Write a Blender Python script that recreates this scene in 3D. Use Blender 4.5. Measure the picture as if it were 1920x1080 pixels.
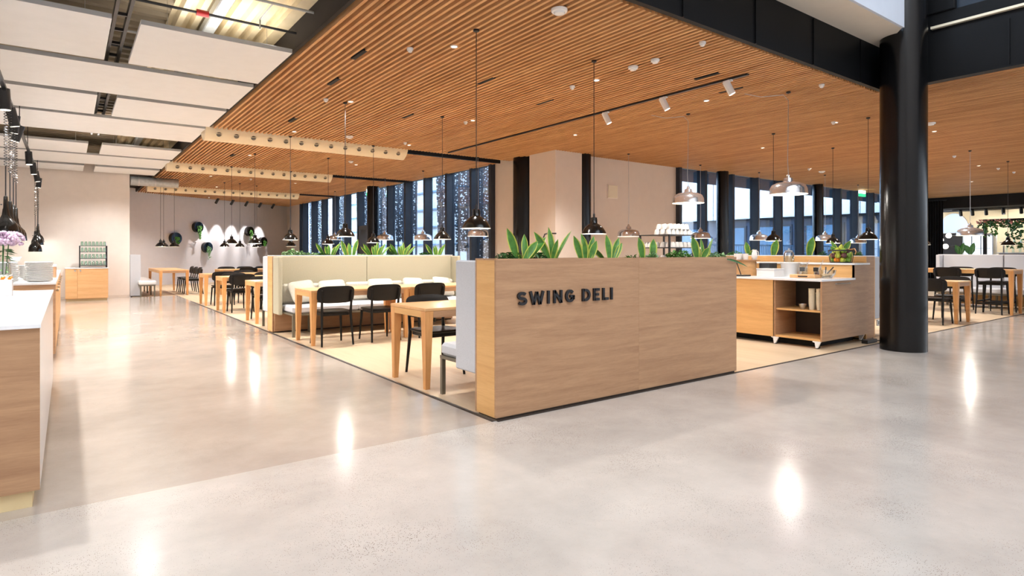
import bpy, math, random
from math import sin, cos, pi, radians
from mathutils import Vector, Matrix

for o in list(bpy.data.objects):
    bpy.data.objects.remove(o)
scn = bpy.context.scene
col = scn.collection
R = random.Random(7)

# ------------------------------------------------------------------ camera
F, EYE, HY = 1127.0, 1.25, 473.0            # focal length in pixels, eye height, horizon row (1920x1080)
YAW = radians(36.47)
cam_d = bpy.data.cameras.new('camera')
cam_d.sensor_width = 36.0
cam_d.lens = F / 1920 * 36
cam_d.shift_y = -(540 - HY) / 1920
cam_d.clip_end = 300
cam = bpy.data.objects.new('camera', cam_d)
cam.location = (0, 0, EYE)
cam.rotation_euler = (pi / 2, 0, -YAW)
col.objects.link(cam)
scn.camera = cam

# ------------------------------------------------------------------ sky, exposure
scn.view_settings.view_transform = 'Standard'
scn.view_settings.look = 'None'
scn.view_settings.gamma = 1.0
scn.view_settings.use_curve_mapping = False
scn.view_settings.exposure = 1.08
world = bpy.data.worlds.new('sky')
scn.world = world
world.use_nodes = True
bg = world.node_tree.nodes['Background']
bg.inputs[0].default_value = (0.66, 0.82, 1.0, 1)
bg.inputs[1].default_value = 4.5
scn.cycles.max_bounces = 7
scn.cycles.diffuse_bounces = 4
scn.cycles.glossy_bounces = 4
scn.cycles.transmission_bounces = 6
scn.cycles.transparent_max_bounces = 12
scn.cycles.sample_clamp_indirect = 4.0
scn.cycles.caustics_reflective = False
scn.cycles.caustics_refractive = False

WARM = (1.0, 0.945, 0.875)
NEUT = (1.0, 0.98, 0.955)


def lamp(name, kind, loc, energy, color=WARM, aim=None, size=0.05, angle=110, blend=0.6, sy=None):
    d = bpy.data.lights.new(name, kind)
    d.energy = energy
    d.color = color
    if kind == 'AREA':
        d.shape = 'RECTANGLE'
        d.size = size
        d.size_y = sy or size
    else:
        d.shadow_soft_size = size
    if kind == 'SPOT':
        d.spot_size = radians(angle)
        d.spot_blend = blend
    o = bpy.data.objects.new(name, d)
    o.location = loc
    v = Vector(aim) - Vector(loc) if aim else Vector((0, 0, -1))
    o.rotation_euler = v.to_track_quat('-Z', 'Y').to_euler()
    col.objects.link(o)
    return o


# skylight of the atrium over the foreground, daylight colour
lamp('atrium_skylight', 'AREA', (2.0, -1.4, 8.8), 540, (0.82, 0.91, 1.0), size=11, sy=8)
# recessed ceiling lamps of the dining room (one row of spots between every two rows of tables)
DOWN = [(3.3, 5.5), (5.4, 5.5), (7.4, 5.3), (3.3, 8.4), (5.4, 8.4), (7.6, 8.3), (3.3, 11.1), (5.6, 11.1),
        (3.3, 14.4), (5.8, 14.4), (3.3, 19.0), (5.8, 19.4), (4.0, 22.0), (6.6, 24.6), (2.9, 24.0),  # last two are added to brighten the far end
        (10.4, 4.9), (12.6, 4.2), (11.7, 7.0), (15.0, 5.3), (15.6, 8.0), (18.5, 5.2), (22.5, 6.5)]
for (x, y) in DOWN:
    lamp('downlight_lamp', 'SPOT', (x, y, 3.36), 85 if y < 5.6 and x < 11 else 175, WARM, size=0.05, angle=125, blend=0.8)
# spots on the track over the left counters
for y in (5.0, 6.6, 9.0, 10.1, 11.4, 13.0, 15.0, 17.2):
    lamp('track_lamp', 'SPOT', (-0.50, y, 2.86), 100, NEUT, aim=(-0.1, y, 0), size=0.05, angle=130, blend=0.7)
for (x, y) in ((1.3, 6.9), (-0.6, 8.9), (1.3, 10.8), (0.6, 14.9), (-1.2, 14.9)):  # area lamps added above the panels to brighten the steel deck
    lamp('deck_fill_lamp', 'AREA', (x, y, 3.49), 4.5, WARM, aim=(x + 0.01, y - 0.05, 4), size=0.9)
# fill lamps added over the corridor between the white panels, without fixtures
for (x, y) in ((0.9, 9.97), (0.9, 13.9), (0.9, 18.2), (-2.5, 13.9)):
    lamp('corridor_fill_lamp', 'SPOT', (x, y, 3.34), 120, NEUT, size=0.08, angle=140, blend=0.8)


# ------------------------------------------------------------------ materials
def lin(r, g, b):
    f = lambda c: (c / 255 / 12.92) if c <= 10.3 else ((c / 255 + 0.055) / 1.055) ** 2.4
    return (f(r), f(g), f(b), 1)


def base_mat(name):
    m = bpy.data.materials.new(name)
    m.use_nodes = True
    nt = m.node_tree
    return m, nt, nt.nodes['Principled BSDF']


def N(nt, kind, **kw):
    n = nt.nodes.new(kind)
    for k, v in kw.items():
        if k in n.inputs.keys():
            n.inputs[k].default_value = v
        else:
            setattr(n, k, v)
    return n


def plain(name, rgb, rough=0.5, metal=0.0, spec=0.5, var=0.05, scale=6.0, bump=0.0):
    """a solid colour with a little noise in tone"""
    m, nt, p = base_mat(name)
    c = lin(*rgb)
    tc = N(nt, 'ShaderNodeTexCoord')
    no = N(nt, 'ShaderNodeTexNoise', Scale=scale, Detail=3.0)
    nt.links.new(tc.outputs['Object'], no.inputs['Vector'])
    rp = N(nt, 'ShaderNodeValToRGB')
    rp.color_ramp.elements[0].position = 0.3
    rp.color_ramp.elements[1].position = 0.7
    rp.color_ramp.elements[0].color = tuple(x * (1 - var) for x in c[:3]) + (1,)
    rp.color_ramp.elements[1].color = tuple(min(1, x * (1 + var)) for x in c[:3]) + (1,)
    nt.links.new(no.outputs['Fac'], rp.inputs['Fac'])
    nt.links.new(rp.outputs['Color'], p.inputs['Base Color'])
    p.inputs['Roughness'].default_value = rough
    p.inputs['Metallic'].default_value = metal
    p.inputs['Specular IOR Level'].default_value = spec
    if bump:
        b = N(nt, 'ShaderNodeBump', Strength=bump, Distance=0.01)
        nt.links.new(no.outputs['Fac'], b.inputs['Height'])
        nt.links.new(b.outputs['Normal'], p.inputs['Normal'])
    return m


def wood(name, dark, light, axis=0, scale=9.0, rough=0.45, spec=0.35, stretch=14.0):
    m, nt, p = base_mat(name)
    tc = N(nt, 'ShaderNodeTexCoord')
    oi = N(nt, 'ShaderNodeObjectInfo')
    mu = N(nt, 'ShaderNodeMath', operation='MULTIPLY')
    mu.inputs[1].default_value = 37.0
    nt.links.new(oi.outputs['Random'], mu.inputs[0])
    ad = N(nt, 'ShaderNodeVectorMath', operation='ADD')
    nt.links.new(tc.outputs['Object'], ad.inputs[0])
    nt.links.new(mu.outputs[0], ad.inputs[1])
    mp = N(nt, 'ShaderNodeMapping')
    sc = [stretch / 3, stretch / 3, stretch / 3]
    sc[axis] = stretch / 45
    mp.inputs['Scale'].default_value = sc
    nt.links.new(ad.outputs[0], mp.inputs['Vector'])
    n1 = N(nt, 'ShaderNodeTexNoise', Scale=scale * 0.35, Detail=5.0, Roughness=0.6, Distortion=0.6)
    n2 = N(nt, 'ShaderNodeTexNoise', Scale=scale * 3.0, Detail=3.0, Roughness=0.7)
    nt.links.new(mp.outputs[0], n1.inputs['Vector'])
    nt.links.new(mp.outputs[0], n2.inputs['Vector'])
    mx = N(nt, 'ShaderNodeMix', data_type='FLOAT')
    mx.inputs[0].default_value = 0.35
    nt.links.new(n1.outputs['Fac'], mx.inputs[2])
    nt.links.new(n2.outputs['Fac'], mx.inputs[3])
    rp = N(nt, 'ShaderNodeValToRGB')
    rp.color_ramp.elements[0].position = 0.34
    rp.color_ramp.elements[1].position = 0.64
    rp.color_ramp.elements[0].color = lin(*dark)
    rp.color_ramp.elements[1].color = lin(*light)
    nt.links.new(mx.outputs[0], rp.inputs['Fac'])
    nt.links.new(rp.outputs['Color'], p.inputs['Base Color'])
    p.inputs['Roughness'].default_value = rough
    p.inputs['Specular IOR Level'].default_value = spec
    return m


def glow(name, rgb, strength):
    m, nt, p = base_mat(name)
    p.inputs['Base Color'].default_value = lin(*rgb)
    p.inputs['Emission Color'].default_value = lin(*rgb)
    p.inputs['Emission Strength'].default_value = strength
    return m


def thin_glass(name, tint=(1, 1, 1), refl=0.09, rough=0.02):
    m = bpy.data.materials.new(name)
    m.use_nodes = True
    nt = m.node_tree
    nt.nodes.clear()
    out = N(nt, 'ShaderNodeOutputMaterial')
    tr = N(nt, 'ShaderNodeBsdfTransparent')
    tr.inputs[0].default_value = (*tint, 1)
    gl = N(nt, 'ShaderNodeBsdfGlossy', Roughness=rough)
    lw = N(nt, 'ShaderNodeLayerWeight', Blend=0.25)
    mu = N(nt, 'ShaderNodeMath', operation='MULTIPLY_ADD')
    mu.inputs[1].default_value = 0.55
    mu.inputs[2].default_value = refl * 0.4
    nt.links.new(lw.outputs['Fresnel'], mu.inputs[0])
    mx = N(nt, 'ShaderNodeMixShader')
    nt.links.new(mu.outputs[0], mx.inputs[0])
    nt.links.new(tr.outputs[0], mx.inputs[1])
    nt.links.new(gl.outputs[0], mx.inputs[2])
    nt.links.new(mx.outputs[0], out.inputs[0])
    return m


def concrete(name, rgb, speck=0.5, rough=0.16):
    m, nt, p = base_mat(name)
    c = lin(*rgb)
    tc = N(nt, 'ShaderNodeTexCoord')
    n1 = N(nt, 'ShaderNodeTexNoise', Scale=0.8, Detail=7.0, Roughness=0.66)
    nt.links.new(tc.outputs['Object'], n1.inputs['Vector'])
    rp = N(nt, 'ShaderNodeValToRGB')
    rp.color_ramp.elements[0].position = 0.32
    rp.color_ramp.elements[1].position = 0.68
    rp.color_ramp.elements[0].color = tuple(x * 0.74 for x in c[:3]) + (1,)
    rp.color_ramp.elements[1].color = tuple(min(1, x * 1.07) for x in c[:3]) + (1,)
    nt.links.new(n1.outputs['Fac'], rp.inputs['Fac'])
    vo = N(nt, 'ShaderNodeTexVoronoi', Scale=150.0)
    nt.links.new(tc.outputs['Object'], vo.inputs['Vector'])
    # speck size varies over the slab: fine aggregate shows in patches
    n2 = N(nt, 'ShaderNodeTexNoise', Scale=1.3, Detail=4.0, Roughness=0.6)
    nt.links.new(tc.outputs['Object'], n2.inputs['Vector'])
    mr = N(nt, 'ShaderNodeMapRange')
    mr.inputs['From Min'].default_value = 0.42
    mr.inputs['From Max'].default_value = 0.72
    mr.inputs['To Min'].default_value = 0.10
    mr.inputs['To Max'].default_value = 0.34
    nt.links.new(n2.outputs['Fac'], mr.inputs['Value'])
    lt = N(nt, 'ShaderNodeMath', operation='LESS_THAN')
    nt.links.new(vo.outputs['Distance'], lt.inputs[0])
    nt.links.new(mr.outputs[0], lt.inputs[1])
    sp = N(nt, 'ShaderNodeMath', operation='MULTIPLY')
    sepc = N(nt, 'ShaderNodeSeparateColor')
    nt.links.new(vo.outputs['Color'], sepc.inputs[0])
    gt = N(nt, 'ShaderNodeMath', operation='GREATER_THAN')
    gt.inputs[1].default_value = 0.45
    nt.links.new(sepc.outputs[0], gt.inputs[0])
    nt.links.new(lt.outputs[0], sp.inputs[0])
    nt.links.new(gt.outputs[0], sp.inputs[1])
    s2 = N(nt, 'ShaderNodeMath', operation='MULTIPLY')
    s2.inputs[1].default_value = speck
    nt.links.new(sp.outputs[0], s2.inputs[0])
    mx = N(nt, 'ShaderNodeMix', data_type='RGBA')
    nt.links.new(s2.outputs[0], mx.inputs[0])
    nt.links.new(rp.outputs['Color'], mx.inputs[6])
    mx.inputs[7].default_value = lin(104, 84, 70)
    nt.links.new(mx.outputs[2], p.inputs['Base Color'])
    n3 = N(nt, 'ShaderNodeTexNoise', Scale=2.2, Detail=3.0)
    nt.links.new(tc.outputs['Object'], n3.inputs['Vector'])
    m2 = N(nt, 'ShaderNodeMapRange')
    m2.inputs['To Min'].default_value = rough - 0.05
    m2.inputs['To Max'].default_value = rough + 0.09
    nt.links.new(n3.outputs['Fac'], m2.inputs['Value'])
    nt.links.new(m2.outputs[0], p.inputs['Roughness'])
    p.inputs['Specular IOR Level'].default_value = 0.6
    p.inputs['Coat Weight'].default_value = 0.25
    p.inputs['Coat Roughness'].default_value = 0.2
    return m


def perforated(name, rgb, cut=0.30, scale=7.0):
    """dark metal sheet with leaf-shaped cut-outs (holes let the daylight through)"""
    m, nt, p = base_mat(name)
    p.inputs['Base Color'].default_value = lin(*rgb)
    p.inputs['Roughness'].default_value = 0.6
    tc = N(nt, 'ShaderNodeTexCoord')
    mp = N(nt, 'ShaderNodeMapping')
    mp.inputs['Rotation'].default_value = (0.0, 0.0, 0.6)
    mp.inputs['Scale'].default_value = (0.75, 1.7, 1.0)
    sx = N(nt, 'ShaderNodeSeparateXYZ')
    cx = N(nt, 'ShaderNodeCombineXYZ')
    nt.links.new(tc.outputs['Object'], sx.inputs[0])
    nt.links.new(sx.outputs['Y'], cx.inputs['X'])
    nt.links.new(sx.outputs['Z'], cx.inputs['Y'])
    nt.links.new(cx.outputs[0], mp.inputs['Vector'])
    vo = N(nt, 'ShaderNodeTexVoronoi', voronoi_dimensions='2D', Scale=scale, Randomness=1.0)
    nt.links.new(mp.outputs[0], vo.inputs['Vector'])
    lt = N(nt, 'ShaderNodeMath', operation='LESS_THAN')
    lt.inputs[1].default_value = cut
    nt.links.new(vo.outputs['Distance'], lt.inputs[0])
    tr = N(nt, 'ShaderNodeBsdfTransparent')
    mx = N(nt, 'ShaderNodeMixShader')
    nt.links.new(lt.outputs[0], mx.inputs[0])
    nt.links.new(p.outputs[0], mx.inputs[1])
    nt.links.new(tr.outputs[0], mx.inputs[2])
    nt.links.new(mx.outputs[0], nt.nodes['Material Output'].inputs[0])
    return m


M = {}
M['floor_front'] = concrete('polished_concrete_front', (208, 199, 190), 1.0)
M['floor_hall'] = concrete('polished_concrete_hall', (192, 179, 167), 0.3, 0.13)
M['floor_wood'] = wood('pale_vinyl_floor', (204, 178, 146), (222, 198, 168), 1, 5.0, 0.36, 0.45, 8)
M['wall'] = plain('wall_paint', (222, 210, 200), 0.8, var=0.02)
M['wall_white'] = plain('white_wall_paint', (236, 226, 218), 0.8, var=0.02)
M['wall_end'] = plain('grey_wall_paint', (214, 208, 208), 0.8, var=0.02)
M['white'] = plain('white_laminate', (240, 240, 242), 0.18, var=0.01)
M['panel_white'] = plain('acoustic_panel_white', (244, 245, 246), 0.85, var=0.015)
M['panel_edge'] = plain('panel_edge_lit_grey', (178, 180, 182), 0.6, var=0.02)  # grey-blue light on the panel edges put into the colour
M['soffit'] = plain('soffit_cream', (226, 216, 202), 0.8, var=0.02)
M['slab_face'] = plain('slab_face_white', (214, 222, 236), 0.6, var=0.02)
M['oak'] = wood('oak_veneer_shaded', (160, 121, 91), (185, 146, 111), 0, 7.0, stretch=26.0)  # shade on the planter front is put into this darker oak
M['oak_y'] = wood('oak_veneer_cross_lit', (206, 156, 98), (224, 178, 118), 1, 7.0)  # same oak, warm light on the end panels put into its colour
M['oak_solid'] = wood('oak_solid', (198, 138, 82), (224, 168, 108), 2, 7.0)
M['oak_top'] = wood('oak_table_top', (206, 156, 104), (228, 182, 132), 0, 7.0, 0.35)
M['slat'] = wood('slat_timber', (174, 122, 76), (222, 172, 120), 1, 5.0, 0.55, 0.3, 10)
M['plinth'] = plain('dark_plinth', (52, 42, 36), 0.6)
M['plinth_wood'] = plain('pale_plinth', (226, 204, 158), 0.6)
M['black'] = plain('black_painted_metal', (24, 24, 27), 0.38, var=0.1)
M['black_gloss'] = plain('black_enamel', (20, 19, 18), 0.16, var=0.1)
M['black_wood'] = plain('black_stained_wood', (15, 11, 9), 0.45, spec=0.3, var=0.15, scale=20)
M['black_matt'] = plain('black_matt', (16, 15, 15), 0.8, var=0.1)
M['void'] = plain('ceiling_void', (34, 26, 20), 0.9, var=0.1)
M['beam'] = plain('black_steel', (8, 9, 12), 0.5, spec=0.2, var=0.15, scale=2)
M['column'] = plain('black_column_paint', (7, 7, 9), 0.22, spec=0.35, var=0.15, scale=3)
M['fin'] = plain('dark_window_fin', (36, 44, 58), 0.5, var=0.1)
M['steel'] = plain('brushed_steel', (190, 190, 190), 0.35, 1.0, var=0.05)
M['frame_grey'] = plain('grey_metal_frame', (120, 114, 100), 0.45, 0.4)
M['aluminium'] = plain('polished_aluminium', (232, 236, 244), 0.17, 0.86, var=0.03)
M['galv'] = plain('galvanised_steel', (176, 180, 182), 0.45, 0.6, var=0.12, scale=14)
M['balu'] = plain('dark_balustrade_glass', (40, 50, 62), 0.15)
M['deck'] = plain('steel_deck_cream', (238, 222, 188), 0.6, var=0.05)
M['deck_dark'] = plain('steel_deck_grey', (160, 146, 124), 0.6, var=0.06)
M['fabric'] = plain('pale_grey_fabric', (198, 200, 206), 0.95, var=0.06, scale=160, bump=0.3)
M['fabric_warm_lit'] = plain('grey_fabric_warm_lit', (176, 170, 148), 0.95, var=0.05, scale=160, bump=0.3)  # the pale grey fabric again, warm pendant light put into its colour
M['cushion'] = plain('cream_cushion', (204, 200, 186), 0.95, var=0.05, scale=40, bump=0.3)
M['ceramic'] = plain('white_ceramic', (240, 240, 240), 0.12, var=0.01)
M['cream'] = plain('cream_enamel', (230, 220, 196), 0.45, var=0.02)
M['diffuser'] = plain('cream_diffuser', (234, 218, 186), 0.4, var=0.02)
M['nozzle'] = plain('nozzle_grey', (96, 90, 82), 0.35, 0.5)
M['leaf'] = plain('leaf_green', (74, 128, 46), 0.4, var=0.35, scale=18)
M['leaf_dark'] = plain('leaf_dark_green', (50, 98, 44), 0.4, var=0.4, scale=30)
M['leaf_edge'] = plain('leaf_yellow_edge', (196, 200, 90), 0.4, var=0.1)
M['leaf_pale'] = plain('leaf_pale_green', (132, 170, 118), 0.45, var=0.3, scale=40)
M['pebble'] = plain('white_pebbles', (224, 220, 214), 0.7, var=0.15, scale=30)
M['soil'] = plain('dark_soil', (58, 48, 40), 0.95, var=0.2)
M['red'] = plain('red_enamel', (150, 22, 22), 0.3)
M['lilac'] = plain('lilac_petals', (206, 180, 204), 0.8, var=0.15, scale=60)
M['glass'] = thin_glass('window_glass', (0.86, 0.93, 1.0))
M['clear'] = thin_glass('clear_glass', (0.95, 0.97, 0.97), 0.2)
M['green_glass'] = thin_glass('green_glass', (0.86, 0.96, 0.91), 0.25)
M['bulb'] = glow('lit_bulb', (255, 240, 215), 18)
M['lamp_in'] = glow('lit_shade_inside', (255, 240, 214), 1.6)
M['globe'] = glow('lit_globe', (255, 240, 214), 7)
M['spot_lit'] = glow('lit_spot_lens', (255, 246, 232), 1.0)
M['exit_lit'] = glow('lit_exit_sign', (232, 255, 242), 2.0)
M['exit_green'] = glow('lit_exit_green', (40, 170, 110), 1.2)
M['arch_pane'] = glow('daylit_arch_pane', (170, 200, 240), 0.42)
M['fridge_lit'] = glow('lit_cabinet_inside', (235, 244, 255), 1.1)
M['mirror'] = plain('dark_mirror', (60, 62, 64), 0.08, 1.0)
M['screen'] = perforated('perforated_screen', (14, 18, 34), 0.30, 7.5)
M['screen_rust'] = perforated('rust_perforated_screen', (30, 18, 26), 0.28, 8.5)
M['out_wall'] = plain('pale_outside_wall', (226, 230, 236), 0.8, var=0.03)
M['out_dark'] = plain('dark_outside_wall', (58, 70, 92), 0.7, var=0.2, scale=1)
M['out_blue'] = plain('outside_glass_blue', (84, 118, 150), 0.2, var=0.3, scale=1)
M['out_soffit'] = plain('outside_canopy', (64, 104, 140), 0.6, var=0.1)
M['out_ground'] = plain('paving', (120, 130, 145), 0.8, var=0.1)
M['curtain'] = plain('black_curtain', (20, 20, 24), 0.9, var=0.2)
M['dark_wall'] = plain('charcoal_wall', (44, 42, 44), 0.7)
M['cream_wall'] = plain('cream_wall_paint', (224, 206, 172), 0.8, var=0.02)
M['pear'] = plain('pear_skin', (176, 184, 62), 0.4, var=0.2, scale=30)
M['apple'] = plain('green_apple_skin', (120, 160, 50), 0.35, var=0.25, scale=30)
M['orange'] = plain('orange_peel', (226, 130, 30), 0.5, var=0.1, scale=60)
M['plum'] = plain('plum_skin', (104, 60, 56), 0.4, var=0.2, scale=30)
M['lettering'] = plain('black_lettering', (18, 18, 24), 0.45)
M['bread'] = plain('pale_biscuit', (216, 184, 140), 0.8, var=0.2, scale=60)
M['skirt'] = plain('charcoal_box', (58, 66, 72), 0.5)
M['flower'] = plain('pink_flowers', (226, 150, 140), 0.8, var=0.2, scale=40)


# ------------------------------------------------------------------ mesh building
class MB:
    def __init__(s):
        s.v, s.f, s.m = [], [], []

    def add(s, vs, fs, m=0):
        b = len(s.v)
        s.v += [tuple(p) for p in vs]
        s.f += [tuple(i + b for i in f) for f in fs]
        s.m += [m] * len(fs)
        return s

    def box(s, x0, x1, y0, y1, z0, z1, m=0, c=0.0):
        if c <= 0:
            vs = [(x, y, z) for z in (z0, z1) for y in (y0, y1) for x in (x0, x1)]
            return s.add(vs, [(0, 2, 3, 1), (4, 5, 7, 6), (0, 1, 5, 4), (2, 6, 7, 3), (0, 4, 6, 2), (1, 3, 7, 5)], m)
        xs, ys, zs = (x0, x1), (y0, y1), (z0, z1)
        vs, ix = [], {}
        for i in (0, 1):
            for j in (0, 1):
                for k in (0, 1):
                    X, Y, Z = xs[i], ys[j], zs[k]
                    dx, dy, dz = (c, -c)[i], (c, -c)[j], (c, -c)[k]
                    for a, p in (('x', (X, Y + dy, Z + dz)), ('y', (X + dx, Y, Z + dz)), ('z', (X + dx, Y + dy, Z))):
                        ix[i, j, k, a] = len(vs)
                        vs.append(p)
        fs = []
        q = [(0, 0), (0, 1), (1, 1), (1, 0)]
        for e in (0, 1):
            d = 1 if e else -1
            fs.append([ix[e, a, b, 'x'] for a, b in q][::-d])
            fs.append([ix[a, e, b, 'y'] for a, b in q][::d])
            fs.append([ix[a, b, e, 'z'] for a, b in q][::-d])
        for a in (0, 1):
            for b in (0, 1):
                fs.append((ix[0, a, b, 'y'], ix[1, a, b, 'y'], ix[1, a, b, 'z'], ix[0, a, b, 'z']))
                fs.append((ix[a, 0, b, 'x'], ix[a, 1, b, 'x'], ix[a, 1, b, 'z'], ix[a, 0, b, 'z']))
                fs.append((ix[a, b, 0, 'x'], ix[a, b, 1, 'x'], ix[a, b, 1, 'y'], ix[a, b, 0, 'y']))
                for k in (0, 1):
                    pass
        for i in (0, 1):
            for j in (0, 1):
                for k in (0, 1):
                    fs.append((ix[i, j, k, 'x'], ix[i, j, k, 'y'], ix[i, j, k, 'z']))
        return s.add(vs, fs, m)

    def lathe(s, prof, n=24, c=(0, 0, 0), m=0, close=False):
        vs, fs = [], []
        L = len(prof)
        for (r, z) in prof:
            for i in range(n):
                a = 2 * pi * i / n
                vs.append((c[0] + r * cos(a), c[1] + r * sin(a), c[2] + z))
        for k in range(L - 1 + (1 if close else 0)):
            k2 = (k + 1) % L
            for i in range(n):
                j = (i + 1) % n
                fs.append((k * n + i, k * n + j, k2 * n + j, k2 * n + i))
        if not close:
            if prof[0][0] > 1e-6:
                fs.append(tuple(range(n))[::-1])
            if prof[-1][0] > 1e-6:
                fs.append(tuple((L - 1) * n + i for i in range(n)))
        return s.add(vs, fs, m)

    def tube(s, path, r, n=8, m=0, up=None):
        path = [Vector(p) for p in path]
        rs = r if isinstance(r, (list, tuple)) else [r] * len(path)
        vs, fs = [], []
        t0 = (path[1] - path[0]).normalized()
        ref = Vector((1, 0, 0)) if abs(t0.x) < 0.8 else Vector((0, 1, 0))
        for k, p in enumerate(path):
            a, b = path[max(k - 1, 0)], path[min(k + 1, len(path) - 1)]
            t = (b - a).normalized()
            u = (ref - t * ref.dot(t)).normalized()
            w = t.cross(u)
            ref = u
            off = pi / 4 if n == 4 else 0
            for i in range(n):
                an = 2 * pi * i / n + off
                vs.append(p + (u * cos(an) + w * sin(an)) * rs[k])
        for k in range(len(path) - 1):
            for i in range(n):
                j = (i + 1) % n
                fs.append((k * n + i, k * n + j, (k + 1) * n + j, (k + 1) * n + i))
        fs.append(tuple(range(n))[::-1])
        fs.append(tuple((len(path) - 1) * n + i for i in range(n)))
        return s.add(vs, fs, m)

    def taper(s, top, bot, m=0):
        """four-sided leg: top/bot = (x0,x1,y0,y1,z)"""
        vs = []
        for (x0, x1, y0, y1, z) in (bot, top):
            vs += [(x0, y0, z), (x1, y0, z), (x1, y1, z), (x0, y1, z)]
        return s.add(vs, [(3, 2, 1, 0), (4, 5, 6, 7), (0, 1, 5, 4), (1, 2, 6, 5), (2, 3, 7, 6), (3, 0, 4, 7)], m)

    def prism(s, poly, fn, m=0):
        """poly: list of (a,b); fn(a,b,k) -> point for k in 0,1"""
        n = len(poly)
        vs = [fn(a, b, 0) for a, b in poly] + [fn(a, b, 1) for a, b in poly]
        fs = [tuple(range(n))[::-1], tuple(range(n, 2 * n))]
        fs += [(i, (i + 1) % n, n + (i + 1) % n, n + i) for i in range(n)]
        return s.add(vs, fs, m)

    def pad(s, a, b, ex, thick, fn, n=28, rings=(0.45, 0.8, 0.96, 1.0), m=0, edge=0.5):
        """rounded-rectangle pad; thick(s)->half thickness at ring scale s; fn(x,y,h)->point"""
        def pt(k, i, sg):
            t = 2 * pi * i / n
            x = a * k * math.copysign(abs(cos(t)) ** (2 / ex), cos(t))
            y = b * k * math.copysign(abs(sin(t)) ** (2 / ex), sin(t))
            return fn(x, y, sg * thick(k))
        vs, fs = [fn(0, 0, thick(0)), fn(0, 0, -thick(0))], []
        L = len(rings)
        for sg in (1, -1):
            for k in rings:
                vs += [pt(k, i, sg) for i in range(n)]
        for w, sg in enumerate((1, -1)):
            o = 2 + w * L * n
            for i in range(n):
                j = (i + 1) % n
                fs.append((w, o + i, o + j) if sg > 0 else (w, o + j, o + i))
                for k in range(L - 1):
                    q = (o + k * n + i, o + (k + 1) * n + i, o + (k + 1) * n + j, o + k * n + j)
                    fs.append(q if sg > 0 else q[::-1])
        o1, o2 = 2 + (L - 1) * n, 2 + (2 * L - 1) * n
        for i in range(n):
            j = (i + 1) % n
            fs.append((o1 + i, o2 + i, o2 + j, o1 + j))
        return s.add(vs, fs, m)

    def ball(s, c, r, n=10, k=6, m=0, sz=1.0):
        prof = [(max(r * sin(pi * i / k), 0.0), -r * cos(pi * i / k) * sz) for i in range(k + 1)]
        prof[0] = (1e-5, prof[0][1])
        prof[-1] = (1e-5, prof[-1][1])
        return s.lathe(prof, n, c, m)

    def mesh(s, name, mats, org=(0, 0, 0), smooth=None):
        me = bpy.data.meshes.new(name)
        vs = [(p[0] - org[0], p[1] - org[1], p[2] - org[2]) for p in s.v]
        me.from_pydata(vs, [], s.f)
        for m in (mats if isinstance(mats, (list, tuple)) else [mats]):
            me.materials.append(M[m] if isinstance(m, str) else m)
        if any(s.m):
            me.polygons.foreach_set('material_index', s.m)
        if smooth is not None:
            me.polygons.foreach_set('use_smooth', [True] * len(s.f))
            me.set_sharp_from_angle(angle=radians(smooth))
        me.update()
        return me


ORG = {}


def thing(name, label, cat, loc=(0, 0, 0), group=None, rot=0.0, world=True):
    o = bpy.data.objects.new(name, None)
    o.empty_display_size = 0.1
    o.location = loc
    o.rotation_euler = (0, 0, rot)
    col.objects.link(o)
    o['label'] = label
    o['category'] = cat
    if group:
        o['group'] = group
    ORG[o.name] = tuple(loc) if world else (0, 0, 0)
    return o


def part(name, mb, mats, parent, smooth=None, label=None, kind=None):
    org = ORG[parent.name]
    me = mb if isinstance(mb, bpy.types.Mesh) else mb.mesh(name, mats, org, smooth)
    o = bpy.data.objects.new(name, me)
    col.objects.link(o)
    o.parent = parent
    ORG[o.name] = org
    if label:
        o['label'] = label
    if kind:
        o['kind'] = kind
    return o


def single(name, mb, mats, label, cat, group=None, smooth=None, loc=None):
    """a thing that is one mesh"""
    loc = loc or (0, 0, 0)
    me = mb if isinstance(mb, bpy.types.Mesh) else mb.mesh(name, mats, loc, smooth)
    o = bpy.data.objects.new(name, me)
    o.location = loc
    col.objects.link(o)
    o['label'] = label
    o['category'] = cat
    if group:
        o['group'] = group
    ORG[o.name] = tuple(loc)
    return o


def struct(name, mb, mats, parent=None, smooth=None, label=None):
    me = mb.mesh(name, mats, (0, 0, 0), smooth)
    o = bpy.data.objects.new(name, me)
    col.objects.link(o)
    o['kind'] = 'structure'
    if parent:
        o.parent = parent
    ORG[o.name] = (0, 0, 0)
    if label:
        o['label'] = label
    return o


def copy_tree(src, loc=None, rot=None, label=None, group=None, _p=None):
    c = src.copy()
    col.objects.link(c)
    if _p is not None:
        c.parent = _p
    if loc is not None:
        c.location = loc
    if rot is not None:
        c.rotation_euler = (0, 0, rot)
    if label:
        c['label'] = label
    if group:
        c['group'] = group
    for ch in list(src.children):
        copy_tree(ch, _p=c)
    return c


ORD = ['first', 'second', 'third', 'fourth', 'fifth', 'sixth', 'seventh', 'eighth', 'ninth', 'tenth', 'eleventh',
       'twelfth', 'thirteenth', 'fourteenth', 'fifteenth', 'sixteenth', 'seventeenth', 'eighteenth', 'nineteenth', 'twentieth',
       'twenty-first', 'twenty-second', 'twenty-third', 'twenty-fourth', 'twenty-fifth', 'twenty-sixth']
box = lambda *a, **k: MB().box(*a, **k)

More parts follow.
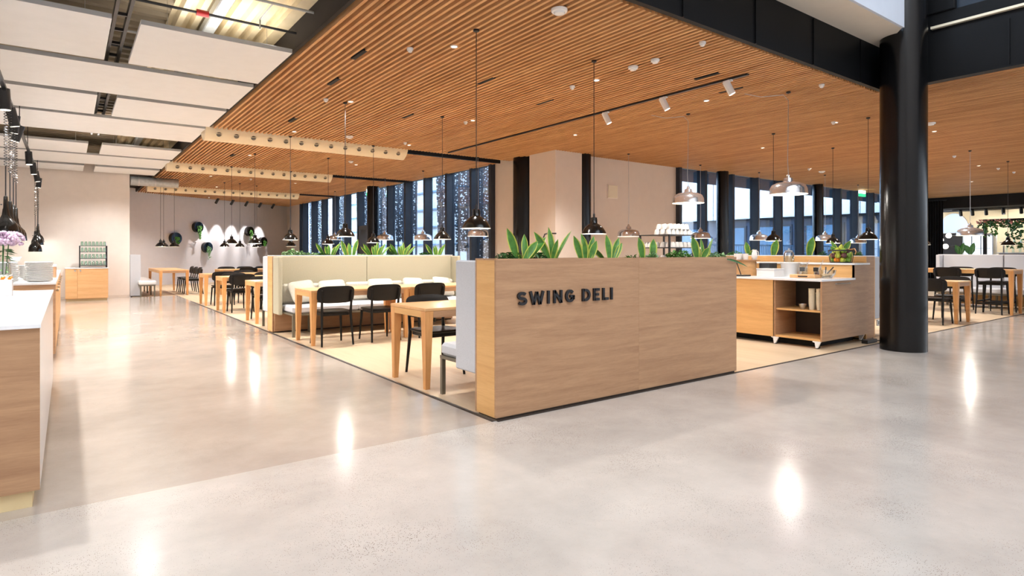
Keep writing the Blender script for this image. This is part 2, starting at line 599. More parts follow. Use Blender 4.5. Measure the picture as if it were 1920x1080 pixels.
# ================================================================== STRUCTURE
DX, DY = 2.55, 3.65                     # corner of the dining area
CZ = 3.44                               # underside of the slats
struct('floor', box(-6, 34, -6, DY, -0.1, 0), 'floor_front')
struct('floor_hall', box(-6, DX, DY, 31, -0.1, 0), 'floor_hall')
struct('floor_dining', box(DX, 34, DY, 31, -0.1, 0), 'floor_wood')
struct('floor_corner', box(1.45, DX - 0.02, 19.72, 31, 0, 0.003), 'floor_wood')
struct('trim_1', box(DX - 0.035, DX, DY, 17.2, 0, 0.004), 'plinth')
struct('trim_2', box(DX, 34, DY - 0.03, DY, 0, 0.004), 'plinth')
struct('trim_3', box(DX - 0.015, DX + 0.0, DY, 17.2, 0.004, 0.006), 'steel')

# walls: white wall behind the left counters, its return, the slanted end wall, the far side
struct('wall_left', box(-8, 1.39, 19.83, 20.0, 0, 4.2), 'wall_white')
struct('wall_return', box(1.30, 1.39, 20.0, 25.6, 0, 4.2), 'wall')


def yend(x):
    return 25.9 + 0.606 * (x - 2.2)


sk = MB()
for (x0, x1) in ((1.3, 8.9),):
    y0, y1 = yend(x0) + 0.15, yend(x1) + 0.15
    sk.prism([(x0, y0), (x1, y1), (x1, y1 + 0.2), (x0, y0 + 0.2)], lambda a, b, k: (a, b, 4.0 * k))
struct('wall_end', sk, 'wall_end')
struct('wall_corner', box(8.55, 8.8, 27.75, 30.0, 0, 4.0), 'wall')
struct('baseboard_left', box(-8, 1.39, 19.815, 19.83, 0, 0.07), 'wall')
struct('wall_west', box(-6.2, -6.0, -6, 20, 0, 9.0), 'wall_white')
struct('wall_east', box(34, 34.2, -6, 10, 0, 3.6), 'wall_white')

# building core in the inner corner of the dining room
struct('wall_core', box(8.62, 8.8, 10.2, 12.4, 0, 3.6), 'wall')
struct('wall_core_front', box(8.8, 12.7, 10.0, 10.2, 0, 3.6), 'wall')
struct('wall_core_chase', box(8.40, 9.17, 9.80, 10.70, 0, 3.6), 'wall')
struct('column_core', MB().lathe([(0.33, 0), (0.33, 3.6)], 32, (8.66, 11.12, 0)), 'column', smooth=40)
struct('column_core_small', MB().lathe([(0.17, 0), (0.17, 3.6)], 24, (9.33, 9.92, 0)), 'column', smooth=40)
struct('column_front', MB().lathe([(0.262, 0), (0.262, 9.0)], 48, (8.63, 3.22, 0)), 'column', smooth=40)
struct('column_window', MB().lathe([(0.2, 0), (0.2, 3.6)], 24, (8.2, 18.9, 0)), 'column', smooth=40)
p = thing('wall_hatch', 'flat cream square access panel high on the beige wall', 'panel', (10.33, 9.99, 2.52))
part('cover', box(10.18, 10.49, 9.975, 10.0, 2.53, 2.83, c=0.004), 'cream', p)
part('edge_frame', box(10.165, 10.505, 9.985, 10.0, 2.515, 2.845), 'wall_white', p)

# steel beams round the atrium opening, slab edge above
b1 = struct('beam_front', box(0.5, 8.95, 3.56, 3.62, CZ, 4.0), 'beam')
b2 = struct('beam_side', box(8.9, 8.96, -4, 3.56, CZ, 4.05), 'beam')
struct('flange', box(8.84, 8.98, -4, 3.5, CZ - 0.02, CZ), 'beam', b2)
for y in (0.2, 1.2, 2.2):
    struct('stiffener', box(8.88, 8.90, y, y + 0.02, CZ, 4.0), 'beam', b2)
for x in (2.2, 3.4, 4.6, 5.8, 7.0, 8.2):
    struct('stiffener', box(x, x + 0.02, 3.545, 3.56, CZ, 3.98), 'beam', b1)
s1 = struct('slab_front', MB().prism([(0.5, 3.09), (8.23, 3.09), (8.94, 3.62), (0.5, 3.62)], lambda a, b, k: (a, b, 4.0 + 0.06 * k)), 'soffit')
struct('slab_edge', box(0.5, 8.23, 3.06, 3.09, 4.0, 9.0), 'slab_face', s1)
s2 = struct('slab_side', box(8.93, 9.9, -4, 3.1, 4.05, 4.3), 'beam')
struct('slab_ledge', box(8.87, 8.93, -4, 3.0, 4.10, 4.13), 'cream', s2)
struct('wall_atrium', box(-6, 0.5, 3.60, 3.70, 3.6, 9.0), 'slab_face')
struct('wall_atrium_side', box(9.9, 10.0, -6, 3.62, 4.3, 9.0), 'slab_face')
struct('wall_south', box(-6.2, 34, -6.2, -6.0, 0, 9.0), 'wall_white')
struct('ceiling_atrium', box(-6.2, 10.0, -6.2, 3.7, 9.0, 9.1), 'wall_white')
bal = thing('glass_balustrade', 'dark glass upper floor balustrade beside the top of the black column', 'balustrade', (9.0, 0, 4.3))
part('glass_sheet', box(8.98, 9.0, -4, 2.75, 4.3, 9.0), 'balu', bal)
part('end_post', box(8.90, 9.05, 2.75, 3.60, 4.3, 9.0, c=0.01), 'beam', bal)
for z in (4.4, 4.6, 4.8, 5.0):
    part('bolt', MB().tube([(8.93, 2.85, z), (8.955, 2.85, z)], 0.018, 8), 'steel', bal)

# black void board above the slats and the slats themselves
ceil = struct('ceiling', MB().prism([(2.0, 3.64), (34, 3.64), (34, 10.1), (8.9, 10.1), (8.9, 30.2), (2.0, 25.9)],
                                    lambda a, b, k: (a, b, 3.58 + 0.04 * k)), 'void')
struct('ceiling_right', box(8.97, 34, -4, 3.64, 3.58, 3.62), 'void')
struct('bulkhead', box(1.99, 2.03, 3.64, 25.8, CZ + 0.02, 3.80), 'void')
SEG = [(3.66, 11.66), (12.2, 16.72), (17.36, 22.86), (23.5, None)]
slats_far = MB()
shared = {}
n_slat = 0


def slat(x, y0, y1, w=0.030, h=0.10):
    global n_slat
    key = round(y1 - y0, 3)
    if n_slat >= 300:
        slats_far.box(x - w / 2, x + w / 2, y0, y1, CZ, CZ + h)
        return
    if key not in shared:
        shared[key] = box(-w / 2, w / 2, 0, y1 - y0, 0, h).mesh('slat', 'slat')
    o = bpy.data.objects.new('slat', shared[key])
    o.location = (x, y0, CZ)
    col.objects.link(o)
    o.parent = ceil
    n_slat += 1


xs = [2.085 + 0.0757 * i for i in range(86)]
for (y0, y1) in SEG[:2]:
    for x in xs:
        slat(x, y0, y1)
for i in range(262):
    x = 8.595 + 0.0757 * i
    if x < 28.2:
        slat(x, 3.66 if x < 8.96 else max(-1.0, 0.2 * x - 2.4), 9.98)
for x in xs:
    slat(x, *SEG[2])
    slat(x, 23.5, yend(x) - 0.05)
o = part('slat_field', slats_far, 'slat', ceil, kind='stuff')

struct('ceiling_corner', box(1.3, 2.03, 19.95, 26.6, 3.6, 3.66), 'void')
# corrugated steel deck above the hung panels
rb = MB()
y0, y1 = 3.7, 20.0
prof = []
x = 0.9
while x < 2.0:
    prof += [(x, 3.86), (x + 0.05, 3.86), (x + 0.07, 3.80), (x + 0.13, 3.80), (x + 0.15, 3.86)]
    x += 0.15
prof += [(2.0, 4.0), (0.9, 4.0)]
rb.prism(prof, lambda a, b, k: (a, (y0, y1)[k], b))
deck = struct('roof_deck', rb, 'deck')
rb = MB()
prof = []
y = 3.7
while y < 19.9:
    prof += [(y, 3.92), (y + 0.09, 3.92), (y + 0.12, 3.86), (y + 0.21, 3.86), (y + 0.24, 3.92)]
    y += 0.24
prof += [(19.95, 4.05), (3.7, 4.05)]
rb.prism(prof, lambda a, b, k: ((-6, 0.9)[k], a, b))
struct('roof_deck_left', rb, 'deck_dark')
struct('roof_rim', box(1.86, 1.99, 3.7, 20, 3.74, 3.80), 'deck', deck)
dc = thing('cable_channel', 'galvanised steel box channel running under the cream steel deck', 'channel', (1.25, 6.0, 3.7))
part('channel_body', box(1.19, 1.31, 3.8, 19.5, 3.68, 3.78, c=0.01), 'galv', dc)
for y in (5.2, 8.3, 11.5, 14.2):
    part('strap', box(1.17, 1.33, y, y + 0.04, 3.665, 3.80), 'steel', dc)
tr = thing('cable_tray', 'black cable tray seen in the gap between the white ceiling panels', 'cable tray', (0.42, 8, 3.6))
part('rail', box(0.36, 0.39, 3.8, 14.4, 3.56, 3.64), 'black', tr)
part('rail', box(0.47, 0.50, 3.8, 14.4, 3.56, 3.64), 'black', tr)
for i in range(21):
    part('rung', box(0.39, 0.47, 4.0 + i * 0.5, 4.03 + i * 0.5, 3.57, 3.60), 'black', tr)
for k, (y, z) in enumerate(((6.05, 3.66), (6.62, 3.62), (7.55, 3.60), (8.30, 3.64))):
    t = thing('sprinkler_pipe', f'{ORD[k]} dark pipe from the photo top crossing above the white ceiling panels', 'pipe', (1, y, z))
    part('pipe_run', MB().tube([(-2.0, y, z), (2.0, y, z)], 0.014, 8), ['galv', 'black', 'galv', 'black'][k], t, smooth=40)
    if k in (0, 1):
        part('red_joint', MB().tube([(1.02, y, z), (1.13, y, z)], 0.033, 12), 'red', t, smooth=40, label='red pipe coupling')
    if k == 0:
        part('drop_arm', MB().tube([(1.6, y, z), (1.6, y + 0.5, z), (1.6, y + 0.5, z - 0.10)], 0.008, 6), 'galv', t)
t = thing('air_duct', 'round silver air duct against the wall beyond the last white panels', 'duct', (1.7, 19.6, 3.15))
part('duct_body', MB().tube([(1.42, 19.95, 3.26), (2.6, 19.95, 3.26)], 0.13, 20), 'galv', t, smooth=40)
for x in (1.6, 2.0):
    part('duct_band', MB().tube([(x, 19.95, 3.26), (x + 0.03, 19.95, 3.26)], 0.136, 20), 'steel', t, smooth=40)

# hung white acoustic panels
PZ = 3.42
rows = [('first', 6.70, 8.18, True), ('second', 8.40, 9.88, False), ('third', 10.08, 11.50, True), ('fourth', 11.70, 13.32, False),
        ('fifth', 14.66, 16.12, True), ('sixth', 16.34, 18.04, False), ('seventh', 18.44, 19.74, True)]
for (w, y0, y1, split) in rows:
    for (x0, x1, side) in (((-4.2, 0.33, 'wide'), (0.56, 1.97, 'short')) if split else ((-4.2, 1.97, 'full width'),)):
        t = thing('acoustic_panel', f'{side} white hung acoustic panel in the {w} row from the camera', 'ceiling panel', ((x0 + x1) / 2, y0, PZ), group='white hung ceiling panels')
        part('board', box(x0, x1, y0, y1, PZ, PZ + 0.045), 'panel_white', t)
        part('edge_strip', box(x0, x1, y0 - 0.004, y0 - 0.0005, PZ, PZ + 0.045), 'panel_edge', t, label='front edge lit grey')
        for xx in (max(x0, -1.4) + 0.25, x1 - 0.2):
            for yy in (y0 + 0.25, y1 - 0.25):
                part('hanger_wire', MB().tube([(xx, yy, PZ + 0.045), (xx, yy, 3.81)], 0.0025, 5), 'steel', t)

# air diffusers: cream troughs across the slat ceiling
for k, (y, x0, x1, n) in enumerate(((11.68, 1.95, 5.86, 13), (16.74, 1.95, 6.05, 14), (22.9, 2.1, 7.0, 16))):
    w = ['nearest', 'middle', 'farthest'][k]
    t = thing('air_diffuser', f'{w} curved cream air diffuser trough across the slat ceiling', 'air diffuser', (x0, y, CZ), group='cream air diffusers')
    pr = [(0.0, 0.12), (0.0, -0.02)] + [(0.48 * (i / 10), -0.02 - 0.17 * sin(pi * (0.04 + 0.93 * i / 10))) for i in range(1, 11)] + [(0.49, 0.02), (0.49, 0.12)]
    q = MB()
    q.prism(pr, lambda a, b, kk: ((x0, x1)[kk], y + a, CZ + b))
    part('trough', q, 'diffuser', t, smooth=35)
    dx = (x1 - 0.2 - (x0 + 0.22)) / (n - 1)
    for i in range(n):
        xx = x0 + 0.22 + dx * i
        nz = part('nozzle', MB().ball((xx, y + 0.055, CZ - 0.085), 0.045, 10, 6), 'nozzle', t, smooth=60)
        part('nozzle_ring', MB().lathe([(0.048, -0.006), (0.056, 0), (0.048, 0.006), (0.042, 0)], 14, (xx, y + 0.04, CZ - 0.085), close=True), 'cream', nz)
    tt = thing('ceiling_track', f'black open track continuing the {w} cream diffuser towards the windows', 'ceiling track', (x1, y, CZ))
    part('rail', box(x1 + 0.02, 8.5, y + 0.30, y + 0.36, CZ - 0.02, CZ + 0.06), 'black', tt)
    part('back_rail', box(x1 + 0.02, 8.5, y + 0.02, y + 0.05, CZ + 0.02, CZ + 0.09), 'black', tt)
    part('pipe', MB().tube([(x1 + 0.02, y + 0.18, CZ + 0.07), (8.5, y + 0.18, CZ + 0.07)], 0.02, 8), 'galv', tt, smooth=40)

# ------------------------------------------------------------------ window walls
w1 = struct('window_1', box(8.55, 8.75, 12.4, 27.75, 0, 0.12), 'fin')
struct('head', box(8.55, 8.75, 12.4, 27.75, 3.46, 3.6), 'fin', w1)
ys = [12.42] + [13.31 + 1.272 * i for i in range(12)] + [27.7]
for y in ys:
    struct('mullion', box(8.48, 8.74, y - 0.05, y + 0.05, 0.12, 3.46), 'fin', w1)
for a, b in zip(ys, ys[1:]):
    struct('pane', box(8.66, 8.67, a + 0.05, b - 0.05, 0.12, 3.46), 'glass', w1)
w2 = struct('window_2', box(12.7, 31, 9.95, 10.15, 0, 0.12), 'fin')
struct('head', box(12.7, 31, 9.95, 10.15, 3.46, 3.6), 'fin', w2)
xs2 = [13.79 + 1.262 * i for i in range(14)]
xs2 = [12.72] + xs2
for x in xs2:
    struct('mullion', box(x - 0.05, x + 0.05, 9.88, 10.14, 0.12, 3.46), 'fin', w2)
for a, b in zip(xs2, xs2[1:]):
    struct('pane', box(a + 0.05, b - 0.05, 10.06, 10.07, 0.12, 3.46), 'glass', w2)
for x in (14.33, 19.5):
    struct('column_slim', MB().lathe([(0.16, 0), (0.16, 3.5)], 20, (x, 9.75, 0)), 'column', smooth=40)
d = struct('door_1', box(8.50, 8.56, 19.9, 20.95, 0, 2.2), 'black')
struct('door_pane', box(8.49, 8.50, 20.05, 20.8, 0.2, 2.05), 'glass', d)
struct('door_handle', MB().tube([(8.46, 20.1, 0.9), (8.46, 20.1, 1.3)], 0.015, 8), 'steel', d)

# outside: paving, perforated screens in front of the left windows, canopy and pale building beyond the right ones
struct('ground_outside', box(8.9, 60, 10.2, 60, -0.12, -0.02), 'out_ground')
SCR = [(15.0, 16.35, 'screen_rust', 0.0), (16.62, 17.75, 'screen', 1.3), (18.05, 19.0, 'screen', 1.9), (20.3, 21.2, 'screen', 1.9), (21.4, 22.4, 'screen', 1.7),
       (22.7, 24.0, 'screen', 1.9), (24.5, 26.4, 'screen', 1.9), (27.0, 29.4, 'screen', 0.0), (30.0, 33.0, 'screen', 0.0)]
for k, (y0, y1, ms, zl) in enumerate(SCR):
    t = thing('perforated_screen', f'{ORD[k]} dark perforated outdoor screen from the beige core beyond the left windows', 'screen', (10.6, y0, 0), group='perforated screens outside')
    q = MB()
    q.prism([(y0 + 0.2, zl - 0.02), (y1 - 0.2, zl - 0.02), (y1, 5.0), (y0, 5.0)], lambda a, b, kk: (10.6 + 0.02 * kk, a, b))
    part('sheet', q, ms, t)
    part('post', box(10.64, 10.70, y0 + 0.25, y0 + 0.31, -0.02, 5.0), 'out_dark', t)
    part('post', box(10.64, 10.70, y1 - 0.31, y1 - 0.25, -0.02, 5.0), 'out_dark', t)
t = thing('outside_canopy', 'dark blue canopy soffit outside above the right window wall', 'canopy', (20, 12, 3.4))
part('soffit', box(9.5, 29.5, 10.3, 12.2, 3.52, 3.64), 'out_soffit', t)
for i in range(10):
    part('purlin', box(9.5, 29.5, 10.45 + 0.18 * i, 10.48 + 0.18 * i, 3.49, 3.52), 'out_soffit', t)
t = thing('outside_building', 'pale building wing with dark lower storey across the yard beyond the right windows', 'building', (30, 22, 0))
part('upper_wall', box(30.0, 31, 10.6, 60, 3.05, 10), 'out_wall', t)
part('lower_wall', box(30.2, 31, 10.6, 60, -0.02, 3.0), 'out_dark', t)
part('eave', box(29.9, 30.9, 10.6, 60, 3.0, 3.08), 'beam', t)
for i in range(12):
    y = 11.2 + 2.6 * i
    wf = part('window', box(30.12, 30.2, y, y + 1.9, 0.5, 2.7), 'fin', t)
    part('pane', box(30.09, 30.12, y + 0.1, y + 1.8, 0.6, 2.6), 'out_blue', wf)
for i in range(7):
    part('panel_joint', box(29.99, 30.0, 13 + i * 4.0, 13.03 + i * 4, 3.08, 10), 'out_dark', t)
t = thing('outside_fence', 'blue grey bar fence outside beyond the right windows', 'fence', (20, 14.5, 0))
part('rail', box(12.5, 40, 14.48, 14.54, 1.52, 1.58), 'out_soffit', t)
part('rail', box(12.5, 40, 14.48, 14.54, 0.1, 0.16), 'out_soffit', t)
bar = box(-0.012, 0.012, -0.012, 0.012, 0.16, 1.52).mesh('bar', 'out_soffit')
for i in range(150):
    o = part('bar', bar, None, t)
    o.location = (12.6 + i * 0.17 - 20, 14.51 - 14.5, 0)
t = thing('outside_wall', 'bright white building wall behind the dark perforated screens', 'building', (16, 20, 0))
part('wall_face', box(15.0, 15.4, 14.5, 40, -0.02, 8), 'out_wall', t)
for i in range(8):
    part('ledge', box(14.9, 15.0, 14.5, 40, 0.7 + i * 0.9, 0.78 + i * 0.9), 'out_blue', t)

# ================================================================== planters with sofas
def planter(name, label, x0, x1, y0, y1, along='x', letters=False, seam=None, n_peb=150, front_mat='oak', end_mat='oak_y'):
    t = thing(name, label, 'planter box', ((x0 + x1) / 2, (y0 + y1) / 2, 0))
    Z = 1.19
    part('plinth', box(x0 + 0.02, x1 - 0.02, y0 + 0.012, y1 - 0.02, 0, 0.018), 'plinth', t)
    if along == 'x':
        a = seam or (x0 + x1) / 2
        for (p0, p1) in ((x0, a - 0.0006), (a + 0.0006, x1)):
            part('front_panel', box(p0, p1, y0, y0 + 0.02, 0.018, Z, c=0.0006), front_mat, t)
            part('back_panel', box(p0, p1, y1 - 0.02, y1, 0.018, Z, c=0.0006), front_mat, t)
        part('end_panel', box(x0, x0 + 0.02, y0 + 0.0205, y1 - 0.0205, 0.018, Z), end_mat, t, label='oak end panel lit golden')
        part('end_panel', box(x1 - 0.02, x1, y0 + 0.0205, y1 - 0.0205, 0.018, Z), end_mat, t)
    else:
        a = seam or (y0 + y1) / 2
        for (p0, p1) in ((y0, a - 0.0015), (a + 0.0015, y1)):
            part('front_panel', box(x0, x0 + 0.02, p0, p1, 0.018, Z, c=0.0015), end_mat, t)
            part('back_panel', box(x1 - 0.02, x1, p0, p1, 0.018, Z, c=0.0015), end_mat, t)
        part('end_panel', box(x0 + 0.0205, x1 - 0.0205, y0, y0 + 0.02, 0.018, Z), front_mat, t)
        part('end_panel', box(x0 + 0.0205, x1 - 0.0205, y1 - 0.02, y1, 0.018, Z), front_mat, t)
    q = MB()
    e = 0.014
    q.box(x0, x1, y0, y0 + e, Z, Z + 0.012)
    q.box(x0, x1, y1 - e, y1, Z, Z + 0.012)
    q.box(x0, x0 + e, y0 + e, y1 - e, Z, Z + 0.012)
    q.box(x1 - e, x1, y0 + e, y1 - e, Z, Z + 0.012)
    part('rim', q, 'oak' if letters else 'white', t)
    part('soil', box(x0 + 0.025, x1 - 0.025, y0 + 0.025, y1 - 0.025, 1.0, 1.165), 'soil', t)
    q = MB()
    for i in range(n_peb):
        r = R.uniform(0.012, 0.03)
        q.ball((R.uniform(x0 + 0.05, x1 - 0.05), R.uniform(y0 + 0.05, y1 - 0.05), 1.165 + r * 0.45), r, 6, 4, 0, 0.7)
    part('pebbles', q, 'pebble', t, smooth=80, kind='stuff')
    return t


pl_front = planter('planter_box', 'oak planter box with black SWING DELI lettering on its front', 2.55, 5.61, 3.65, 3.93, seam=4.11, letters=True)
pl_mid = planter('planter_box', 'long planter box behind the sofa with the two chairs and cushions', 2.55, 5.78, 9.69, 9.98)
pl_right = planter('planter_box', 'planter box behind the wooden service counter left of the big column', 9.13, 9.41, 3.88, 6.9, along='y')

# SWING DELI, raised black letters, each a part of the planter
L0, L1 = 0.845, 0.948
SW = 0.0215


def stroke(q, pts, w=SW, yf=3.632, yb=3.65):
    """flat-capped poly-stroke in the x/z plane"""
    n = len(pts)
    lft, rgt = [], []
    for i, (x, z) in enumerate(pts):
        a, b = pts[max(i - 1, 0)], pts[min(i + 1, n - 1)]
        dx, dz = b[0] - a[0], b[1] - a[1]
        l = math.hypot(dx, dz)
        nx, nz = -dz / l, dx / l
        k = 1.0
        if 0 < i < n - 1:
            d1 = (pts[i][0] - a[0], pts[i][1] - a[1])
            l1 = math.hypot(*d1)
            k = 1 / max(0.5, abs((-d1[1] / l1) * nx + (d1[0] / l1) * nz))
        lft.append((x + nx * w / 2 * k, z + nz * w / 2 * k))
        rgt.append((x - nx * w / 2 * k, z - nz * w / 2 * k))
    vs = [(x, yf, z) for x, z in lft] + [(x, yf, z) for x, z in rgt] + [(x, yb, z) for x, z in lft] + [(x, yb, z) for x, z in rgt]
    fs = []
    for i in range(n - 1):
        fs += [(i, i + 1, n + i + 1, n + i), (2 * n + i, 3 * n + i, 3 * n + i + 1, 2 * n + i + 1),
               (i, 2 * n + i, 2 * n + i + 1, i + 1), (n + i, n + i + 1, 3 * n + i + 1, 3 * n + i)]
    fs += [(0, n, 3 * n, 2 * n), (n - 1, 3 * n - 1, 4 * n - 1, 2 * n - 1)]
    q.add(vs, fs)


def arc(cx, cz, rx, rz, a0, a1, n=14):
    return [(cx + rx * cos(radians(a0 + (a1 - a0) * i / n)), cz + rz * sin(radians(a0 + (a1 - a0) * i / n))) for i in range(n + 1)]


h = SW / 2
zm = (L0 + L1) / 2


def letter(ch, x0, x1):
    q = MB()
    a, b = x0 + h, x1 - h
    lo, hi = L0 + h, L1 - h
    if ch == 'S':
        cx = (x0 + x1) / 2
        rz = (hi - zm) / 2
        up = arc(cx, zm + rz, (b - a) / 2, rz, 30, 270, 16)
        dn = arc(cx, zm - rz, (b - a) / 2, rz, 90, -150, 16)
        stroke(q, up + dn[1:])
    elif ch == 'W':
        w4 = (b - a) / 4
        stroke(q, [(a, L1), (a + w4, L0)])
        stroke(q, [(a + w4, L0), (a + 2 * w4, L1 - 0.006)])
        stroke(q, [(a + 2 * w4, L1 - 0.006), (a + 3 * w4, L0)])
        stroke(q, [(a + 3 * w4, L0), (b, L1)])
    elif ch == 'I':
        stroke(q, [((x0 + x1) / 2, L0), ((x0 + x1) / 2, L1)])
    elif ch == 'N':
        stroke(q, [(a, L0), (a, L1)])
        stroke(q, [(a, L1 - 0.004), (b, L0 + 0.004)])
        stroke(q, [(b, L0), (b, L1)])
    elif ch == 'G':
        cx = (x0 + x1) / 2
        stroke(q, arc(cx, zm, (b - a) / 2, (hi - lo) / 2, 40, 335, 22))
        stroke(q, [(cx, zm - 0.003), (b + h, zm - 0.003)], SW * 0.9)
        stroke(q, [(b, zm), (b, zm - 0.030)])
    elif ch == 'D':
        stroke(q, [(a, L0), (a, L1)])
        stroke(q, [(a, hi)] + arc(a + (b - a) * 0.35, zm, (b - a) * 0.65, (hi - lo) / 2, 90, -90, 16) + [(a, lo)])
    elif ch == 'E':
        stroke(q, [(a, L0), (a, L1)])
        stroke(q, [(a, hi), (x1, hi)])
        stroke(q, [(a, zm), (x1 - 0.008, zm)])
        stroke(q, [(a, lo), (x1, lo)])
    elif ch == 'L':
        stroke(q, [(a, L0), (a, L1)])
        stroke(q, [(a, lo), (x1, lo)])
    part('letter', q, 'lettering', pl_front, label=f'black letter {ch}')


for ch, a, b in (('S', 2.742, 2.832), ('W', 2.856, 3.004), ('I', 3.036, 3.06), ('N', 3.1, 3.19), ('G', 3.226, 3.322), ('D', 3.41, 3.5),
                 ('E', 3.537, 3.606), ('L', 3.645, 3.713), ('I', 3.74, 3.764)):
    letter(ch, a, b)


def sofa(label, x0, x1, yb, s, fab='fabric', wing2=True, zb=0.30):
    """high-backed bench; yb = back line on the planter, s = +1 opens to +y, -1 to -y"""
    Y = lambda d: yb + s * d
    bx = lambda xa, xb, da, db, za, zb_, c=0: box(xa, xb, min(Y(da), Y(db)), max(Y(da), Y(db)), za, zb_, c=c)
    t = thing('sofa', label, 'sofa', ((x0 + x1) / 2, Y(0.4), 0))
    part('wing', bx(x0, x0 + 0.06, 0.003, 0.31, zb, 1.185, 0.012), fab, t)
    if wing2:
        part('wing', bx(x1 - 0.06, x1, 0.003, 0.31, zb, 1.185, 0.012), fab, t)
    m = (x0 + x1) / 2 - 0.1
    part('back_panel', bx(x0 + 0.062, m - 0.003, 0.003, 0.07, zb, 1.185, 0.008), fab, t)
    part('back_panel', bx(m + 0.003, x1 - 0.062, 0.003, 0.07, zb, 1.185, 0.008), fab, t)
    part('base_board', bx(x0 + 0.02, x1 - 0.02, 0.003, 0.04, 0.03, zb - 0.004), 'oak', t)
    xa, xb = x0 + 0.09, x1 - 0.075
    n = 3
    w = (xb - xa) / n
    for i in range(n):
        part('seat_cushion', bx(xa + w * i + 0.004, xa + w * (i + 1) - 0.004, 0.09, 0.72, 0.345, 0.455, 0.025), 'fabric', t)
        part('back_cushion', bx(xa + w * i + 0.004, xa + w * (i + 1) - 0.004, 0.075, 0.19, 0.46, 0.76, 0.03), 'cushion', t)
    part('seat_frame', bx(xa, xb, 0.09, 0.72, 0.315, 0.343), 'frame_grey', t)
    for xx in (xa + 0.0, xb - 0.035, (xa + xb) / 2):
        part('leg', bx(xx, xx + 0.035, 0.68, 0.715, 0, 0.315), 'frame_grey', t)
    for xx in (xa + 0.4, xb - 0.4):
        part('leg', bx(xx, xx + 0.035, 0.14, 0.175, 0, 0.315), 'frame_grey', t)
    return t


sofa('grey high-backed bench sofa behind the SWING DELI planter', 2.555, 5.60, 3.93, 1)
sofa('cream lit bench sofa facing the two black chairs', 2.555, 5.77, 9.69, -1, 'fabric_warm_lit')
sofa('grey bench sofa on the far side of the long middle planter', 2.555, 5.77, 9.98, 1)
# sofa behind the right planter opens to +x: built the same way, turned
t = thing('sofa', 'grey bench sofa seen edge-on beside the black column', 'sofa', (9.6, 5.3, 0))
part('wing', box(9.413, 9.58, 3.885, 3.945, 0.28, 1.185, c=0.012), 'fabric', t)
part('back_panel', box(9.413, 9.48, 3.95, 6.85, 0.28, 1.185, c=0.008), 'fabric', t)
part('seat_cushion', box(9.50, 10.10, 3.96, 6.8, 0.345, 0.455, c=0.025), 'fabric', t)
part('seat_frame', box(9.50, 10.10, 3.95, 6.8, 0.30, 0.343), 'frame_grey', t)
for (xx, yy) in ((9.52, 3.97), (10.05, 3.97), (10.05, 6.7), (9.52, 6.7)):
    part('leg', box(xx, xx + 0.035, yy, yy + 0.035, 0, 0.30), 'frame_grey', t)

# pale divider with sofa on the far right
t = thing('divider_panel', 'long pale grey upholstered divider behind the bar table at the right edge', 'divider', (17.3, 4.5, 0))
for (a, b) in ((2.2, 4.31), (4.33, 5.48)):
    part('upholstered_panel', box(17.0, 17.08, a, b, 0.3, 1.185, c=0.01), 'fabric', t)
part('core', box(17.085, 17.35, 2.2, 5.6, 0.03, 1.185), 'oak_y', t)
part('rim', box(17.08, 17.36, 2.2, 5.61, 1.186, 1.20), 'white', t)
part('end_wing', box(16.8, 17.08, 5.49, 5.57, 0.3, 1.19, c=0.01), 'fabric', t)
part('seat', box(16.35, 16.98, 2.3, 5.45, 0.34, 0.45, c=0.02), 'fabric', t)
part('seat_frame', box(16.37, 16.98, 2.3, 5.45, 0.30, 0.338), 'frame_grey', t)
for y in (2.4, 3.4, 4.4, 5.35):
    part('leg', box(16.4, 16.44, y, y + 0.04, 0, 0.30), 'frame_grey', t)
    part('leg', box(16.9, 16.94, y, y + 0.04, 0, 0.30), 'frame_grey', t)

# loose cushions on the lit sofa
pm = MB().pad(0.21, 0.18, 7, lambda s: 0.07 * (1 - s ** 2.2) + 0.004, lambda x, y, hh: (x, hh + 0.03 * sin(y * 9), y), n=32, rings=(0.3, 0.55, 0.75, 0.9, 1.0)).mesh('cushion', 'cushion', smooth=60)
for k, (x, rz, w) in enumerate(((2.93, 0.18, 'at the left end of the cream sofa'), (3.40, -0.1, 'second from the left on the cream sofa'), (4.22, -0.2, 'behind the second black chair on the cream sofa'),
                                (4.85, 0.15, 'behind the third black chair on the cream sofa'), (5.42, 0.2, 'at the right end of the cream sofa'))):
    o = single('cushion', pm, None, 'creased cream scatter cushion ' + w, 'cushion', 'scatter cushions on the cream sofa', loc=(x, 9.40, 0.645))
    o.rotation_euler = (radians(-20), 0.05 * (k - 2), rz)


